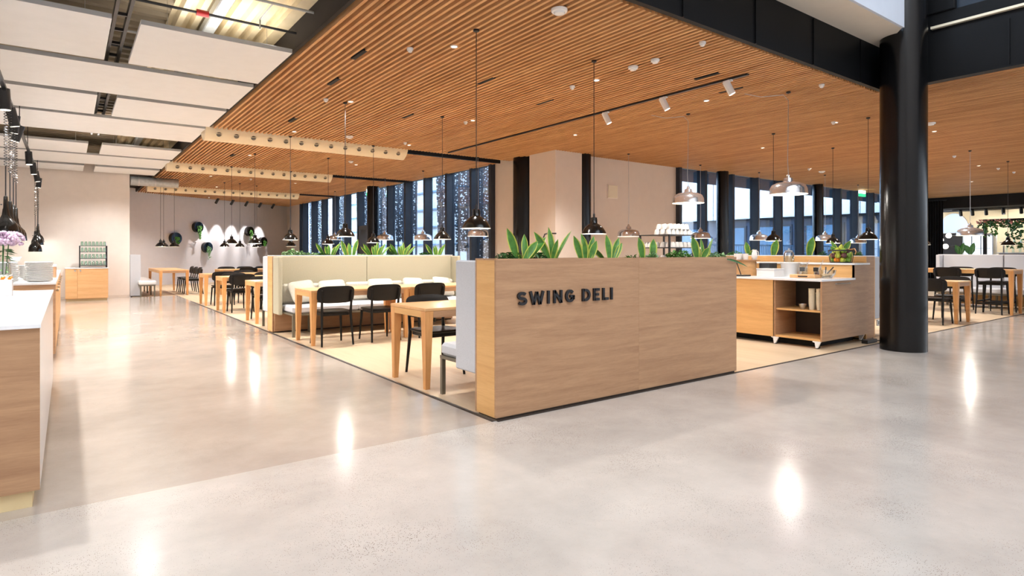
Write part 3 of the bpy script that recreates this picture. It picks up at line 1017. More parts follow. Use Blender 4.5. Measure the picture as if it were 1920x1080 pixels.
# ================================================================== tables
def table(label, x0, x1, y0, y1, h_=0.74, lt=0.085, lb=0.045, group='oak tables with tapered legs', name='dining_table'):
    t = thing(name, label, 'table', ((x0 + x1) / 2, (y0 + y1) / 2, 0), group)
    part('tabletop', box(x0, x1, y0, y1, h_ - 0.028, h_, c=0.003), 'oak_top', t)
    za, zb = h_ - 0.088, h_ - 0.029
    part('apron', box(x0 + lt, x1 - lt, y0 + 0.001, y0 + 0.026, za, zb), 'oak', t)
    part('apron', box(x0 + lt, x1 - lt, y1 - 0.026, y1 - 0.001, za, zb), 'oak', t)
    part('apron', box(x0 + 0.001, x0 + 0.026, y0 + lt, y1 - lt, za, zb), 'oak_y', t)
    part('apron', box(x1 - 0.026, x1 - 0.001, y0 + lt, y1 - lt, za, zb), 'oak_y', t)
    for sx in (0, 1):
        for sy in (0, 1):
            X = (x0, x1)[sx]
            Yv = (y0, y1)[sy]
            dx, dy = (1, -1)[sx], (1, -1)[sy]
            xr = sorted((X, X + dx * lt)); yr = sorted((Yv, Yv + dy * lt))
            i = 0.012
            xb = sorted((X + dx * i, X + dx * (i + lb))); yb_ = sorted((Yv + dy * i, Yv + dy * (i + lb)))
            part('leg', MB().taper((xr[0], xr[1], yr[0], yr[1], zb), (xb[0], xb[1], yb_[0], yb_[1], 0.0)), 'oak_solid', t)
    return t


table('oak table beside the grey sofa nearest the camera', 2.60, 4.05, 4.84, 5.56)
table('oak table with two black chairs in front of the cream sofa', 2.60, 4.03, 8.00, 8.72)
table('oak table behind the third black chair at the cream sofa', 4.05, 5.50, 8.00, 8.72)
table('oak table half hidden beyond the left end of the middle planter', 2.62, 4.1, 11.05, 11.8)
table('oak table with a black chair tucked under it left of the middle planter', 2.56, 4.0, 13.48, 14.2)
table('oak table in the same row standing deeper in the room', 4.15, 5.6, 13.48, 14.2)
table('farthest oak table of the row along the corridor edge', 2.56, 4.0, 15.5, 16.25)
table('long oak table near the slanted end wall with dark chairs around', 3.6, 6.6, 19.3, 20.1)
table('oak table by the grey screen with a white bench on its left', 2.1, 2.85, 19.75, 22.6, lt=0.08)
table('small oak table right of the black column with chairs on both sides', 12.40, 13.05, 3.78, 5.2)
table('high oak bar table at the right edge with black stools', 15.02, 15.66, 3.66, 5.75, h_=0.90, name='bar_table')
table('oak table half hidden behind the bar table', 13.6, 14.3, 5.9, 7.3)


# ================================================================== chairs
def make_chair(bar=False):
    sh = 0.64 if bar else 0.45
    t = thing('bar_stool' if bar else 'dining_chair', 'x', 'stool' if bar else 'chair', world=False)
    th = lambda s: 0.011 if s < 0.97 else 0.005
    part('seat', MB().pad(0.225, 0.215, 5, th, lambda x, y, hh: (x, y, sh + hh - 0.012 * (1 - (x / 0.225) ** 2) * (1 - (y / 0.23) ** 2) + 0.004), n=32), 'black_wood', t, smooth=50)
    zb = sh + 0.235 if not bar else sh + 0.19
    hb = 0.115 if not bar else 0.105
    part('backrest', MB().pad(0.255, hb, 4.2, lambda s: 0.009 if s < 0.97 else 0.004,
                              lambda x, y, hh: (x, -0.225 - 0.16 * y + 0.055 * (x / 0.255) ** 2 + hh, zb + y), n=36,
                              rings=(0.3, 0.6, 0.85, 0.97, 1.0)), 'black_wood', t, smooth=50)
    part('seat_frame', box(-0.185, 0.185, -0.175, 0.175, sh - 0.052, sh - 0.012, c=0.006), 'black_wood', t)
    for sx in (-1, 1):
        part('leg', MB().tube([(sx * 0.215, 0.205, 0), (sx * 0.192, 0.165, sh - 0.03)], [0.0125, 0.019], 10), 'black_wood', t, smooth=50)
        part('leg', MB().tube([(sx * 0.215, -0.245, 0), (sx * 0.197, -0.192, sh - 0.03), (sx * 0.205, -0.225, zb + hb * 0.5)], [0.0125, 0.019, 0.012], 10), 'black_wood', t, smooth=50)
    if bar:
        part('footrest', box(-0.2, 0.2, 0.17, 0.2, 0.2, 0.23), 'black_wood', t)
        part('footrest', box(-0.2, 0.2, -0.22, -0.19, 0.2, 0.23), 'black_wood', t)
        for sx in (-1, 1):
            part('side_rail', box(sx * 0.2 - 0.012, sx * 0.2 + 0.012, -0.2, 0.19, 0.24, 0.27), 'black_wood', t)
    return t


CH = 'black dining chair '
chairs = [
    (2.90, 8.08, 0, 'first from the left at the table before the cream sofa'),
    (3.60, 8.08, 0, 'second along the table before the cream sofa'),
    (4.33, 8.08, 0, 'third along the tables before the cream sofa, above the near oak table'),
    (3.06, 5.46, pi, 'tucked under the near oak table and facing the camera'),
    (2.93, 13.62, 0, 'with back to the camera at the table left of the middle planter'),
    (3.62, 13.62, 0, 'right of the tucked chair at the table left of the middle planter'),
    (2.95, 14.12, pi, 'facing the camera at the table left of the middle planter'),
    (3.62, 14.12, pi, 'second on the far side of the table left of the middle planter'),
    (4.5, 14.12, pi, 'third on the far side of the row left of the middle planter'),
    (2.96, 15.6, 0, 'with its back to the camera at the farthest corridor-side table'),
    (3.6, 16.15, pi, 'facing the camera at the farthest corridor-side table'),
    (2.98, 11.72, pi, 'beyond the left end of the middle planter, facing the camera'),
    (4.0, 20.3, pi, 'first from the left behind the long table near the end wall'),
    (4.55, 20.3, pi, 'second from the left behind the long table near the end wall'),
    (5.1, 20.3, pi, 'third from the left behind the long table near the end wall'),
    (5.65, 20.3, pi, 'fourth from the left behind the long table near the end wall'),
    (6.2, 20.3, pi, 'fifth from the left behind the long table near the end wall'),
    (4.3, 19.1, 0, 'in front of the long table near the end wall, left one'),
    (5.2, 19.1, 0, 'in front of the long table near the end wall, right one'),
    (3.02, 20.2, pi / 2, 'nearest on the right side of the table by the grey screen'),
    (3.02, 20.95, pi / 2, 'second on the right side of the table by the grey screen'),
    (3.02, 21.7, pi / 2, 'third on the right side of the table by the grey screen'),
    (12.28, 4.10, -pi / 2, 'directly right of the black column with its back to the camera'),
    (13.14, 4.12, pi / 2, 'facing left at the small table right of the black column'),
    (12.28, 4.80, -pi / 2, 'behind the chair next to the black column'),
    (13.14, 4.82, pi / 2, 'second facing left at the small table right of the black column'),
    (13.4, 6.6, -pi / 2, 'far left one at the table half hidden behind the bar table'),
    (14.5, 6.6, pi / 2, 'far right one at the table half hidden behind the bar table'),
]
proto = make_chair()
for k, (x, y, rz, lab) in enumerate(chairs):
    o = proto if k == 0 else copy_tree(proto)
    o.location = (x, y, 0)
    o.rotation_euler = (0, 0, rz)
    o['label'] = CH + lab
    o['group'] = 'black dining chairs'
proto = make_chair(True)
for k, (x, y, rz, lab) in enumerate(((15.12, 4.02, -pi / 2, 'nearest on the left side of the bar table'), (15.12, 4.75, -pi / 2, 'second on the left side of the bar table'),
                                     (15.56, 4.02, pi / 2, 'nearest on the right side of the bar table'), (15.56, 4.75, pi / 2, 'second on the right side of the bar table'))):
    o = proto if k == 0 else copy_tree(proto)
    o.location = (x, y, 0)
    o.rotation_euler = (0, 0, rz)
    o['label'] = 'black backed bar stool ' + lab
    o['group'] = 'black bar stools'

# ================================================================== pendant lamps
def shell(prof, t=0.004):
    """outer profile (r,z) top to bottom -> closed thin shell profile"""
    inner = [(max(r - t, 0.001), z - (t if i == 0 else 0)) for i, (r, z) in enumerate(prof)]
    return prof + inner[::-1]


def make_black():
    t = thing('pendant_lamp', 'x', 'lamp', world=False)
    H_ = 0.0
    pr = [(0.022, 0.19), (0.036, 0.185), (0.040, 0.125), (0.048, 0.115), (0.075, 0.100), (0.108, 0.066), (0.130, 0.028), (0.143, 0.0)]
    part('lamp_shade', MB().lathe(pr, 32), 'black_gloss', t, smooth=40)
    part('inner_shade', MB().lathe([(0.141, -0.001), (0.125, 0.026), (0.10, 0.06), (0.04, 0.10), (0.001, 0.10)], 32), 'lamp_in', t, smooth=60, label='white lit inside of the shade')
    part('bulb', MB().ball((0, 0, 0.035), 0.032, 12, 8), 'bulb', t, smooth=60)
    part('cap', MB().lathe([(0.012, 0.19), (0.012, 0.225), (0.005, 0.235)], 12), 'black', t, smooth=40)
    return t


def make_silver():
    t = thing('pendant_lamp', 'x', 'lamp', world=False)
    pr = [(0.03, 0.225), (0.055, 0.22), (0.062, 0.175), (0.075, 0.168), (0.15, 0.155), (0.212, 0.125), (0.238, 0.075), (0.242, 0.02), (0.246, 0.0)]
    part('lamp_shade', MB().lathe(pr, 40), 'aluminium', t, smooth=40)
    part('inner_shade', MB().lathe([(0.243, -0.001), (0.236, 0.03), (0.225, 0.08), (0.19, 0.12), (0.001, 0.14)], 40), 'lamp_in', t, smooth=60, label='white lit inside of the shade')
    part('bulb', MB().ball((0, 0, 0.05), 0.04, 12, 8), 'bulb', t, smooth=60)
    part('cap', MB().lathe([(0.026, 0.225), (0.022, 0.26), (0.006, 0.275)], 16), 'aluminium', t, smooth=40)
    return t


BP, SP = make_black(), make_silver()
pend = [
    ('b', 3.23, 4.96, 1.485, 1, 'low over the near oak table, largest black lamp'),
    ('b', 4.83, 4.96, 1.46, 1, 'above the plants of the SWING DELI planter'),
    ('b', 3.26, 8.51, 1.48, 1, 'over the oak table with two black chairs'),
    ('b', 4.85, 8.45, 1.46, 1, 'over the oak table behind the third black chair'),
    ('b', 3.376, 11.6, 1.485, 1, 'above the left end of the middle planter'),
    ('b', 5.04, 11.6, 1.445, 1, 'left of a silver lamp beyond the middle planter'),
    ('b', 3.34, 14.12, 1.445, 1, 'over the table with the tucked chair, left of the middle planter'),
    ('b', 4.86, 13.75, 1.44, 1, 'overlapping a silver lamp beyond the middle planter'),
    ('b', 3.37, 16.62, 1.47, 1, 'before the white-lit end wall between two smaller lamps'),
    ('b', 4.85, 16.62, 1.41, 0, 'lowest beside the window wall corner above the planter greenery'),
    ('b', 2.22, 20.6, 1.42, 0, 'leftmost of three over the table by the grey screen'),
    ('b', 2.38, 21.3, 1.42, 0, 'middle of three over the table by the grey screen'),
    ('b', 2.62, 20.9, 1.42, 0, 'rightmost of three over the table by the grey screen'),
    ('b', 3.95, 20.5, 1.42, 0, 'small far one, left over the long table near the end wall'),
    ('b', 4.40, 20.5, 1.42, 0, 'small far one, second over the long table near the end wall'),
    ('b', 5.0, 20.9, 1.42, 0, 'small far one, third over the long table near the end wall'),
    ('b', 10.45, 6.04, 1.46, 1, 'overlapping a silver lamp behind the service counter'),
    ('b', 12.89, 6.13, 1.44, 1, 'above the fruit basket'),
    ('b', 10.45, 4.41, 1.46, 1, 'just left of the black column'),
    ('b', 13.9, 4.85, 1.40, 0, 'small one half hidden right of the black column'),
    ('b', 15.4, 5.35, 1.42, 0, 'before the glazed cabinet right of the black column'),
    ('b', 18.16, 4.53, 1.42, 0, 'before the garland frame at the right edge'),
    ('s', 7.88, 5.98, 2.025, 1, 'large, left one of two over the service counter'),
    ('s', 7.90, 4.35, 2.04, 1, 'large, right one of two over the service counter'),
    ('s', 10.02, 9.2, 1.60, 0, 'before the beige wall above the SWING DELI planter'),
    ('s', 7.60, 11.6, 1.62, 0, 'directly below the largest black lamp near the window'),
    ('s', 7.67, 14.39, 1.58, 0, 'in the middle of the left window wall'),
    ('s', 7.58, 16.6, 1.62, 0, 'beside the dark window column'),
    ('s', 7.70, 21.09, 1.70, 0, 'farthest along the left window wall'),
    ('s', 12.74, 9.3, 1.60, 0, 'behind the rack of white cups'),
    ('s', 15.2, 9.2, 1.58, 0, 'before the right windows left of the overlapping black lamp'),
    ('s', 17.2, 8.4, 1.58, 0, 'before the right windows in the middle of the counter'),
    ('s', 20.6, 9.0, 1.55, 0, 'before the right windows just left of the column'),
    ('s', 15.6, 4.54, 1.61, 1, 'over the bar table at the right'),
]
first = {'b': True, 's': True}
for (kd, x, y, z, lit, lab) in pend:
    src = BP if kd == 'b' else SP
    o = src if first[kd] else copy_tree(src, _p=None)
    if not first[kd]:
        for ch in list(o.children):
            if ch.name.startswith('cord') or ch.name.startswith('ceiling_rose'):
                bpy.data.objects.remove(ch)
    first[kd] = False
    o.location = (x, y, z)
    o['label'] = ('black enamel' if kd == 'b' else 'silver dome') + ' pendant lamp ' + lab
    o['group'] = 'black pendant lamps' if kd == 'b' else 'silver pendant lamps'
    ORG[o.name] = (0, 0, 0)
    L = CZ - z
    if kd == 's' and z > 2:
        pth = [(0, 0, 0.27), (-0.02, 0.0, 0.45), (0.01, 0.01, 0.8), (0.0, 0.0, L - 0.12), (-0.04, 0.05, L - 0.04), (-0.25, 0.25, L - 0.06), (-0.38, 0.42, L)]
    elif kd == 's':
        pth = [(0, 0, 0.27), (0.012, 0, 0.6), (0, 0, L)]
    else:
        pth = [(0, 0, 0.23), (0, 0, L)]
    part('cord', MB().tube(pth, 0.0045, 5), 'steel' if kd == 's' else 'black', o, smooth=60)
    part('ceiling_rose', MB().lathe([(0.03, L - 0.002), (0.03, L - 0.02), (0.006, L - 0.03)], 12), 'black', o)
    if lit:
        lamp('pendant_light', 'POINT', (x, y, z - 0.01), 8 if kd == 'b' else 9, WARM, size=0.05)

# ================================================================== ceiling fixtures
fx = [(2.95, 5.83), (3.56, 4.1), (5.36, 4.85), (5.36, 4.52), (5.31, 3.85), (5.34, 5.89), (4.27, 10.93), (5.47, 13.91), (5.36, 8.56),
      (5.41, 10.9), (2.96, 8.47), (7.9, 3.9), (10.32, 4.9), (11.73, 3.96), (16.17, 5.0), (20.69, 5.03), (19.45, 5.05), (16.38, 8.08), (15.59, 8.02), (4.38, 19.0), (4.5, 26.3)]
SIN, COS = sin(YAW), cos(YAW)
px = lambda x, y: 960 + F * (x * COS - y * SIN) / (x * SIN + y * COS)
fx.sort(key=lambda q: px(*q))
big = {(3.56, 4.1): 0.075, (5.36, 4.85): 0.06, (5.36, 4.52): 0.05, (4.27, 10.93): 0.07, (11.73, 3.96): 0.07, (16.38, 8.08): 0.08, (5.47, 13.91): 0.06}
for k, (x, y) in enumerate(fx):
    r = big.get((x, y), 0.035)
    t = thing('ceiling_detector', f'white round ceiling fixture between slats, {ORD[k]} from the left', 'ceiling fixture', (x, y, CZ), 'white ceiling fixtures')
    part('base', MB().lathe([(r, -0.002), (r, -0.02), (r * 0.92, -0.028)], 20, (x, y, CZ)), 'ceramic', t, smooth=40)
    part('dome', MB().lathe([(r * 0.7, -0.029), (r * 0.6, -0.045), (r * 0.15, -0.052)], 20, (x, y, CZ)), 'ceramic', t, smooth=40)
for k, (x, y) in enumerate(DOWN):
    t = thing('downlight', f'small recessed lit spot in the slat ceiling, {ORD[k]} of the rows from the camera', 'ceiling lamp', (x, y, CZ), 'recessed downlights')
    part('ring', MB().lathe([(0.042, 0.0), (0.042, -0.010), (0.031, -0.010), (0.031, 0.0)], 20, (x, y, CZ), close=True), 'ceramic', t, smooth=40)
    part('lens', MB().lathe([(0.001, -0.003), (0.030, -0.003)], 16, (x, y, CZ)), 'spot_lit', t)
# short dark slots between slats
for k, (x, y) in enumerate(((2.75, 7.4), (2.6, 6.2), (4.3, 6.2), (5.6, 6.6), (4.4, 8.6), (6.4, 4.4), (7.2, 4.6), (3.0, 10.0), (3.0, 14.5))):
    single('ceiling_slot', box(x - 0.025, x + 0.025, y, y + 0.35, CZ - 0.004, CZ + 0.02), 'black_matt', f'short dark slot in the slat ceiling, {ORD[k]} of the set', 'ceiling slot', 'dark slots in the slat ceiling')
# white spots on a black track over the service area
t = thing('spotlight_track', 'black ceiling track carrying three white spotlights', 'light track', (6.7, 7.5, CZ))
part('rail', box(6.68, 6.72, 4.2, 11.4, CZ - 0.02, CZ), 'black', t)


def spot(name, label, x, y, z, body, d=(0.3, -0.5, -1), r=0.045, l=0.18, grp=None, lens='spot_lit', arm=0.07):
    t = thing(name, label, 'spotlight', (x, y, z), grp)
    v = Vector(d).normalized()
    c = Vector((x, y, z - arm))
    part('adapter', box(x - 0.02, x + 0.02, y - 0.06, y + 0.06, z - 0.022, z, c=0.003), body, t)
    part('arm', MB().tube([(x, y, z - 0.02), (x, y, z - arm - 0.02)], 0.009, 8), body, t)
    a, b = c - v * l * 0.35, c + v * l * 0.65
    part('housing', MB().tube([a, b], r, 20), body, t, smooth=40)
    part('lens', MB().tube([b + v * 0.0005, b + v * 0.004], r * 0.88, 20), lens, t)
    return t


for k, (x, y) in enumerate(((6.7, 6.62), (6.7, 5.5), (6.7, 4.48))):
    spot('spotlight', f'white cylinder spotlight on the black ceiling track, {ORD[k]} from the left', x, y, CZ - 0.02, 'ceramic', (0.35, -0.35, -1), grp='white spotlights on the track')
# black track on the left with spots and heat lamps
t = thing('spotlight_track', 'long black track hung above the left counters', 'light track', (-0.58, 14, 3.12))
part('rail', box(-0.60, -0.56, 4.2, 19.6, 3.10, 3.135), 'black', t)
for y in (8.29, 11.60, 13.9, 18.24):
    part('hanger', MB().tube([(-0.58, y, 3.135), (-0.58, y, 3.92)], 0.006, 6), 'black', t)
for k, (y, dd) in enumerate(((8.95, (0.05, 0, -1)), (10.06, (0.2, 0.1, -1)), (10.62, (-0.1, 0.1, -1)), (11.42, (-0.3, 0, -1)), (14.28, (0.05, -0.1, -1)), (15.98, (0.1, 0, -1)), (17.6, (0.15, 0, -1)), (19.2, (-0.1, 0, -1)))):
    spot('spotlight', f'black cylinder spotlight on the left track, {ORD[k]} from the camera', -0.58, y, 3.10, 'black', dd, 0.055, 0.24, 'black spotlights on the left track')


def heat_lamp(label, x, y, zb, sc=1.0):
    t = thing('heat_lamp', label, 'lamp', (x, y, zb), 'black heat lamps on coiled cords')
    g = lambda pr: [(r * sc, z * sc) for r, z in pr]
    part('lamp_shade', MB().lathe(g([(0.012, 0.46), (0.02, 0.45), (0.024, 0.32), (0.03, 0.30), (0.036, 0.24), (0.06, 0.19), (0.095, 0.15), (0.115, 0.10), (0.122, 0.03), (0.124, 0.0)]), 28, (x, y, zb)), 'black_gloss', t, smooth=40)
    part('inner_shade', MB().lathe(g([(0.12, -0.001), (0.112, 0.09), (0.06, 0.16), (0.001, 0.17)]), 24, (x, y, zb)), 'lamp_in', t, smooth=60)
    part('bulb', MB().ball((x, y, zb + 0.05 * sc), 0.04 * sc, 10, 6), 'bulb', t, smooth=60)
    lamp('heat_light', 'POINT', (x, y, zb - 0.01), 6, WARM, size=0.05)
    part('switch_knob', MB().tube([(x - 0.03 * sc, y, zb + 0.36 * sc), (x - 0.05 * sc, y, zb + 0.36 * sc)], 0.008, 6), 'black', t)
    z0 = zb + 0.46 * sc
    part('cord', MB().tube([(x, y, z0), (x, y, z0 + 0.35)], 0.006, 6), 'black', t)
    path = []
    nn = 26
    H = 3.10 - z0 - 0.35
    for i in range(nn * 6 + 1):
        a = 2 * pi * i / 6
        path.append((x + 0.016 * cos(a), y + 0.016 * sin(a), z0 + 0.35 + H * i / (nn * 6)))
    part('coiled_cord', MB().tube(path, 0.0045, 4), 'black', t)
    return t


for k, (y, zb) in enumerate(((9.12, 1.445), (9.76, 1.43), (10.34, 1.42), (10.85, 1.41))):
    heat_lamp(f'black bell heat lamp over the plate counter, {ORD[k]} in the near group of four', -0.58, y, zb)
for k, (y, zb) in enumerate(((17.0, 1.26), (18.2, 1.42), (19.3, 1.50))):
    heat_lamp(f'black bell heat lamp before the white wall, {ORD[k]} in the far group of three', -0.58 if k < 2 else -0.6, y, zb)

# ================================================================== left counters
t = thing('island_counter', 'white topped oak island counter cut off by the left edge', 'counter', (-0.7, 5.4, 0))
part('front_panel', box(-1.6, -0.11, 3.75, 3.77, 0.085, 0.878), 'oak', t)
part('side_panel', box(-0.13, -0.11, 3.7705, 7.05, 0.085, 0.878), 'white', t, label='glossy white side panel')
part('body', box(-1.6, -0.135, 3.775, 7.05, 0.085, 0.878), 'white', t)
part('plinth', box(-1.6, -0.14, 3.775, 7.0, 0.0, 0.084), 'plinth_wood', t)
part('worktop', box(-1.62, -0.105, 3.735, 7.07, 0.879, 0.90, c=0.002), 'white', t)
t = thing('plate_counter', 'oak counter with doors and stacked plates behind the white island', 'counter', (-0.6, 11.5, 0))
part('end_panel', box(-1.3, -0.115, 8.84, 8.86, 0.06, 0.872), 'oak', t)
part('body', box(-1.3, -0.135, 8.865, 14.9, 0.06, 0.872), 'oak_y', t)
part('plinth', box(-1.3, -0.18, 8.9, 14.9, 0, 0.059), 'plinth', t)
part('worktop', box(-1.32, -0.108, 8.82, 14.92, 0.873, 0.90, c=0.003), 'white', t)
for i in range(7):
    y = 8.87 + i * 0.86
    dr = part('door', box(-0.134, -0.115, y, y + 0.85, 0.07, 0.865, c=0.002), 'oak_y', t)
    part('knob', MB().tube([(-0.1145, y + 0.08, 0.80), (-0.085, y + 0.08, 0.80)], [0.008, 0.016], 10), 'steel', dr, smooth=40)
t = thing('wall_cabinet', 'low oak cabinet with round knobs against the white wall', 'cabinet', (0.43, 19.2, 0))
part('body', box(-0.05, 0.85, 18.9, 19.8, 0.06, 0.83), 'oak_top', t)
part('plinth', box(-0.03, 0.83, 18.95, 19.8, 0, 0.059), 'plinth_wood', t)
part('worktop', box(-0.06, 0.86, 18.87, 19.81, 0.831, 0.85), 'white', t)
for (a, b, kx) in ((-0.045, 0.195, 0.15), (0.2, 0.845, 0.26)):
    dr = part('door', box(a, b, 18.88, 18.899, 0.07, 0.825, c=0.002), 'oak_top', t)
    part('knob', MB().tube([(kx, 18.879, 0.78), (kx, 18.845, 0.78)], [0.01, 0.02], 10), 'steel', dr, smooth=40)

# plate stacks
plate_prof = [(0.001, 0.0), (0.085, 0.0), (0.095, 0.003), (0.133, 0.0115), (0.137, 0.015), (0.137, 0.0185), (0.133, 0.0215), (0.126, 0.0205), (0.09, 0.009), (0.001, 0.007)]
pm = MB().lathe(plate_prof, 36).mesh('plate', 'ceramic', smooth=50)
for s, (px_, py_) in enumerate(((-0.60, 9.1), (-0.275, 9.12))):
    for i in range(16):
        o = single('plate', pm, None, f'white dinner plate, {ORD[i]} from the bottom of the {("left", "right")[s]} stack', 'plate', 'stacked white plates', loc=(px_, py_, 0.9005 + i * 0.0142))
bm = MB().lathe([(0.001, 0.0), (0.05, 0.0), (0.055, 0.01), (0.12, 0.05), (0.122, 0.052), (0.116, 0.052), (0.05, 0.014), (0.001, 0.012)], 32).mesh('bowl', 'ceramic', smooth=50)
for i, (x, y, z) in enumerate(((-0.62, 9.55, 1.06), (-0.32, 9.6, 1.08), (-0.95, 9.4, 1.02))):
    pass
for s, (x, y, n) in enumerate(((-0.40, 9.85, 7), (-0.85, 9.75, 6))):
    for i in range(n):
        single('bowl', bm, None, f'shallow white bowl, {ORD[i]} from the bottom of the {("right", "left")[s]} bowl pile behind the plates', 'bowl', 'white bowls behind the plates', loc=(x, y, 0.9005 + i * 0.022))
t = thing('wooden_box', 'small oak box holding a white tray at the counter edge behind the plates', 'box', (-0.22, 10.6, 0.9))
part('box_body', box(-0.40, -0.13, 10.4, 10.9, 0.9005, 1.05, c=0.004), 'oak', t)
part('tray', box(-0.42, -0.125, 10.38, 10.92, 1.0505, 1.075, c=0.006), 'ceramic', t)
t = thing('jam_bowl', 'white bowl with red jam beside the plates', 'bowl', (-0.55, 10.1, 0.9))
part('bowl_body', MB().lathe([(0.001, 0.24), (0.05, 0.24), (0.07, 0.29), (0.066, 0.29), (0.001, 0.25)], 20, (-0.55, 10.1, 0.9)), 'ceramic', t, smooth=50)
part('jam', MB().lathe([(0.05, 0.262), (0.062, 0.275), (0.001, 0.280)], 20, (-0.55, 10.1, 0.9)), 'red', t)
part('stand', MB().lathe([(0.06, 0.0), (0.02, 0.02), (0.02, 0.22), (0.05, 0.239)], 16, (-0.55, 10.1, 0.9)), 'ceramic', t, smooth=50)
# flower vase and white box on the island
t = thing('flower_vase', 'glass vase of pale lilac hydrangeas at the left edge', 'vase', (-0.46, 6.75, 0.9))
part('vase_body', MB().lathe(shell([(0.065, 0.27), (0.07, 0.15), (0.055, 0.02), (0.05, 0.0)], 0.005), 24, (-0.46, 6.75, 0.9005), close=True), 'clear', t, smooth=50)
for i in range(5):
    a = i * 1.26
    part('stem', MB().tube([(-0.46 + 0.02 * cos(a), 6.75 + 0.02 * sin(a), 0.92), (-0.46 + 0.05 * cos(a), 6.75 + 0.05 * sin(a), 1.33)], 0.004, 5), 'leaf_dark', t)
for i in range(5):
    a = i * 1.26
    q = MB()
    for j in range(95):
        u, v = R.uniform(0, 2 * pi), math.acos(R.uniform(-0.6, 1))
        rr = 0.078
        q.ball((-0.46 + 0.075 * cos(a) + rr * sin(v) * cos(u), 6.75 + 0.075 * sin(a) + rr * sin(v) * sin(u), 1.355 + rr * 0.85 * cos(v)), 0.0145, 5, 3)
    part('flower_head', q, 'lilac', t, smooth=80)
q = MB()
for i in range(26):
    u, zz = R.uniform(0, 6.28), R.uniform(1.17, 1.28)
    c = Vector((-0.46 + 0.07 * cos(u), 6.75 + 0.07 * sin(u), zz))
    dv, sd = Vector((cos(u), sin(u), -0.2)) * 0.045, Vector((-sin(u), cos(u), 0)) * 0.02
    q.add([c - dv, c + sd + Vector((0, 0, 0.008)), c + dv, c - sd + Vector((0, 0, 0.008))], [(0, 1, 2, 3)])
part('vase_leaves', q, 'leaf_dark', t, kind='stuff')
part('sleeve', MB().lathe([(0.075, 0.0), (0.08, 0.16), (0.077, 0.16), (0.072, 0.003)], 28, (-0.46, 6.75, 0.9005), close=True), 'ceramic', t, smooth=50, label='white sleeve round the vase foot')
t = thing('herb_box', 'white planter box with herbs and carrots at the left edge', 'box', (-0.5, 6.35, 0.9))
q = MB()
q.prism([(-0.07, 0.0), (0.07, 0.0), (0.09, 0.13), (-0.09, 0.13)], lambda a, b, k: (-0.70 + 0.34 * k, 6.35 + a, 0.9005 + b))
part('box_body', q, 'white', t)
q = MB()
for i in range(40):
    x, y = R.uniform(-0.68, -0.38), R.uniform(6.29, 6.41)
    zz = R.uniform(1.03, 1.12)
    u = R.uniform(0, 6.28)
    q.add([(x, y, zz), (x + 0.02 * cos(u), y + 0.02 * sin(u), zz + 0.012), (x + 0.035 * cos(u + 0.4), y + 0.035 * sin(u + 0.4), zz + 0.02), (x + 0.02 * cos(u + 0.8), y + 0.02 * sin(u + 0.8), zz + 0.01)], [(0, 1, 2, 3)])
part('herb_leaves', q, 'leaf', t, kind='stuff')
for i in range(6):
    part('carrot', MB().tube([(-0.60 + i * 0.045, 6.28, 1.035), (-0.59 + i * 0.045, 6.34, 1.05)], [0.014, 0.006], 8), 'orange', t, smooth=50)

# green glasses in the black rack on the back cabinet
t = thing('glass_rack', 'black four tier rack of green glasses on the low oak cabinet', 'rack', (0.53, 19.3, 0.85))
for (xx, yy) in ((0.25, 19.1), (0.83, 19.1), (0.25, 19.5), (0.83, 19.5)):
    part('post', box(xx - 0.012, xx + 0.012, yy - 0.012, yy + 0.012, 0.8505, 1.42), 'black', t)
for z in (0.90, 1.08, 1.25, 1.41):
    part('shelf', box(0.25, 0.83, 19.09, 19.51, z, z + 0.012), 'black', t)
gm = MB().lathe(shell([(0.036, 0.0), (0.033, 0.06), (0.028, 0.105), (0.026, 0.11)][::-1], 0.003), 12, close=True).mesh('drinking_glass', 'green_glass', smooth=50)
for ti, z in enumerate((0.90, 1.08, 1.25, 1.41)):
    for i in range(7):
        single('drinking_glass', gm, None, f'green tumbler on the {("lowest", "second", "third", "top")[ti]} tier of the black rack, {ORD[i]} from the left', 'glass', 'green tumblers in the rack', loc=(0.30 + i * 0.08, 19.16, z + 0.0125))

# grey screen and white bench at the back left
t = thing('screen_panel', 'grey upholstered floor screen at the white wall corner', 'screen', (1.55, 19.95, 0))
part('panel_board', box(1.40, 1.66, 19.86, 19.94, 0.02, 1.18, c=0.01), 'fabric', t)
part('base_foot', box(1.42, 1.64, 19.84, 19.96, 0, 0.0195), 'plinth', t)
t = thing('bench', 'white cushioned bench with dark legs left of the table by the grey screen', 'bench', (1.8, 20.5, 0))
part('seat_cushion', box(1.58, 2.0, 19.45, 22.4, 0.34, 0.46, c=0.03), 'ceramic', t)
part('seat_frame', box(1.6, 1.98, 19.47, 22.4, 0.31, 0.339), 'frame_grey', t)
for y in (19.5, 20.4, 21.4, 22.3):
    part('leg', box(1.61, 1.645, y, y + 0.035, 0, 0.309), 'frame_grey', t)
    part('leg', box(1.94, 1.975, y, y + 0.035, 0, 0.309), 'frame_grey', t)

# end wall: black wall spots and round wall planters
import math as _m
ang = math.atan(0.606)
nx, ny = sin(ang), -cos(ang)          # wall normal towards the room
for k, x in enumerate((4.9, 5.55, 6.2, 6.85, 7.5)):
    y = yend(x) - 0.75
    xx = x + nx * 0.0
    spot('spotlight', f'black spotlight under the slat ceiling before the end wall, {ORD[k]} from the left', xx, y, CZ, 'black', (-nx * 0.6 - 0.12, -ny * 0.6, -1), 0.05, 0.24, 'black wall washing spotlights')
    tgt = (x - 0.55, yend(x - 0.55) + 0.15, 1.6)
    lamp('wall_wash', 'SPOT', (xx - 0.05, y + 0.1, CZ - 0.28), 130, (1, 0.98, 0.97), aim=tgt, size=0.02, angle=40, blend=0.7)


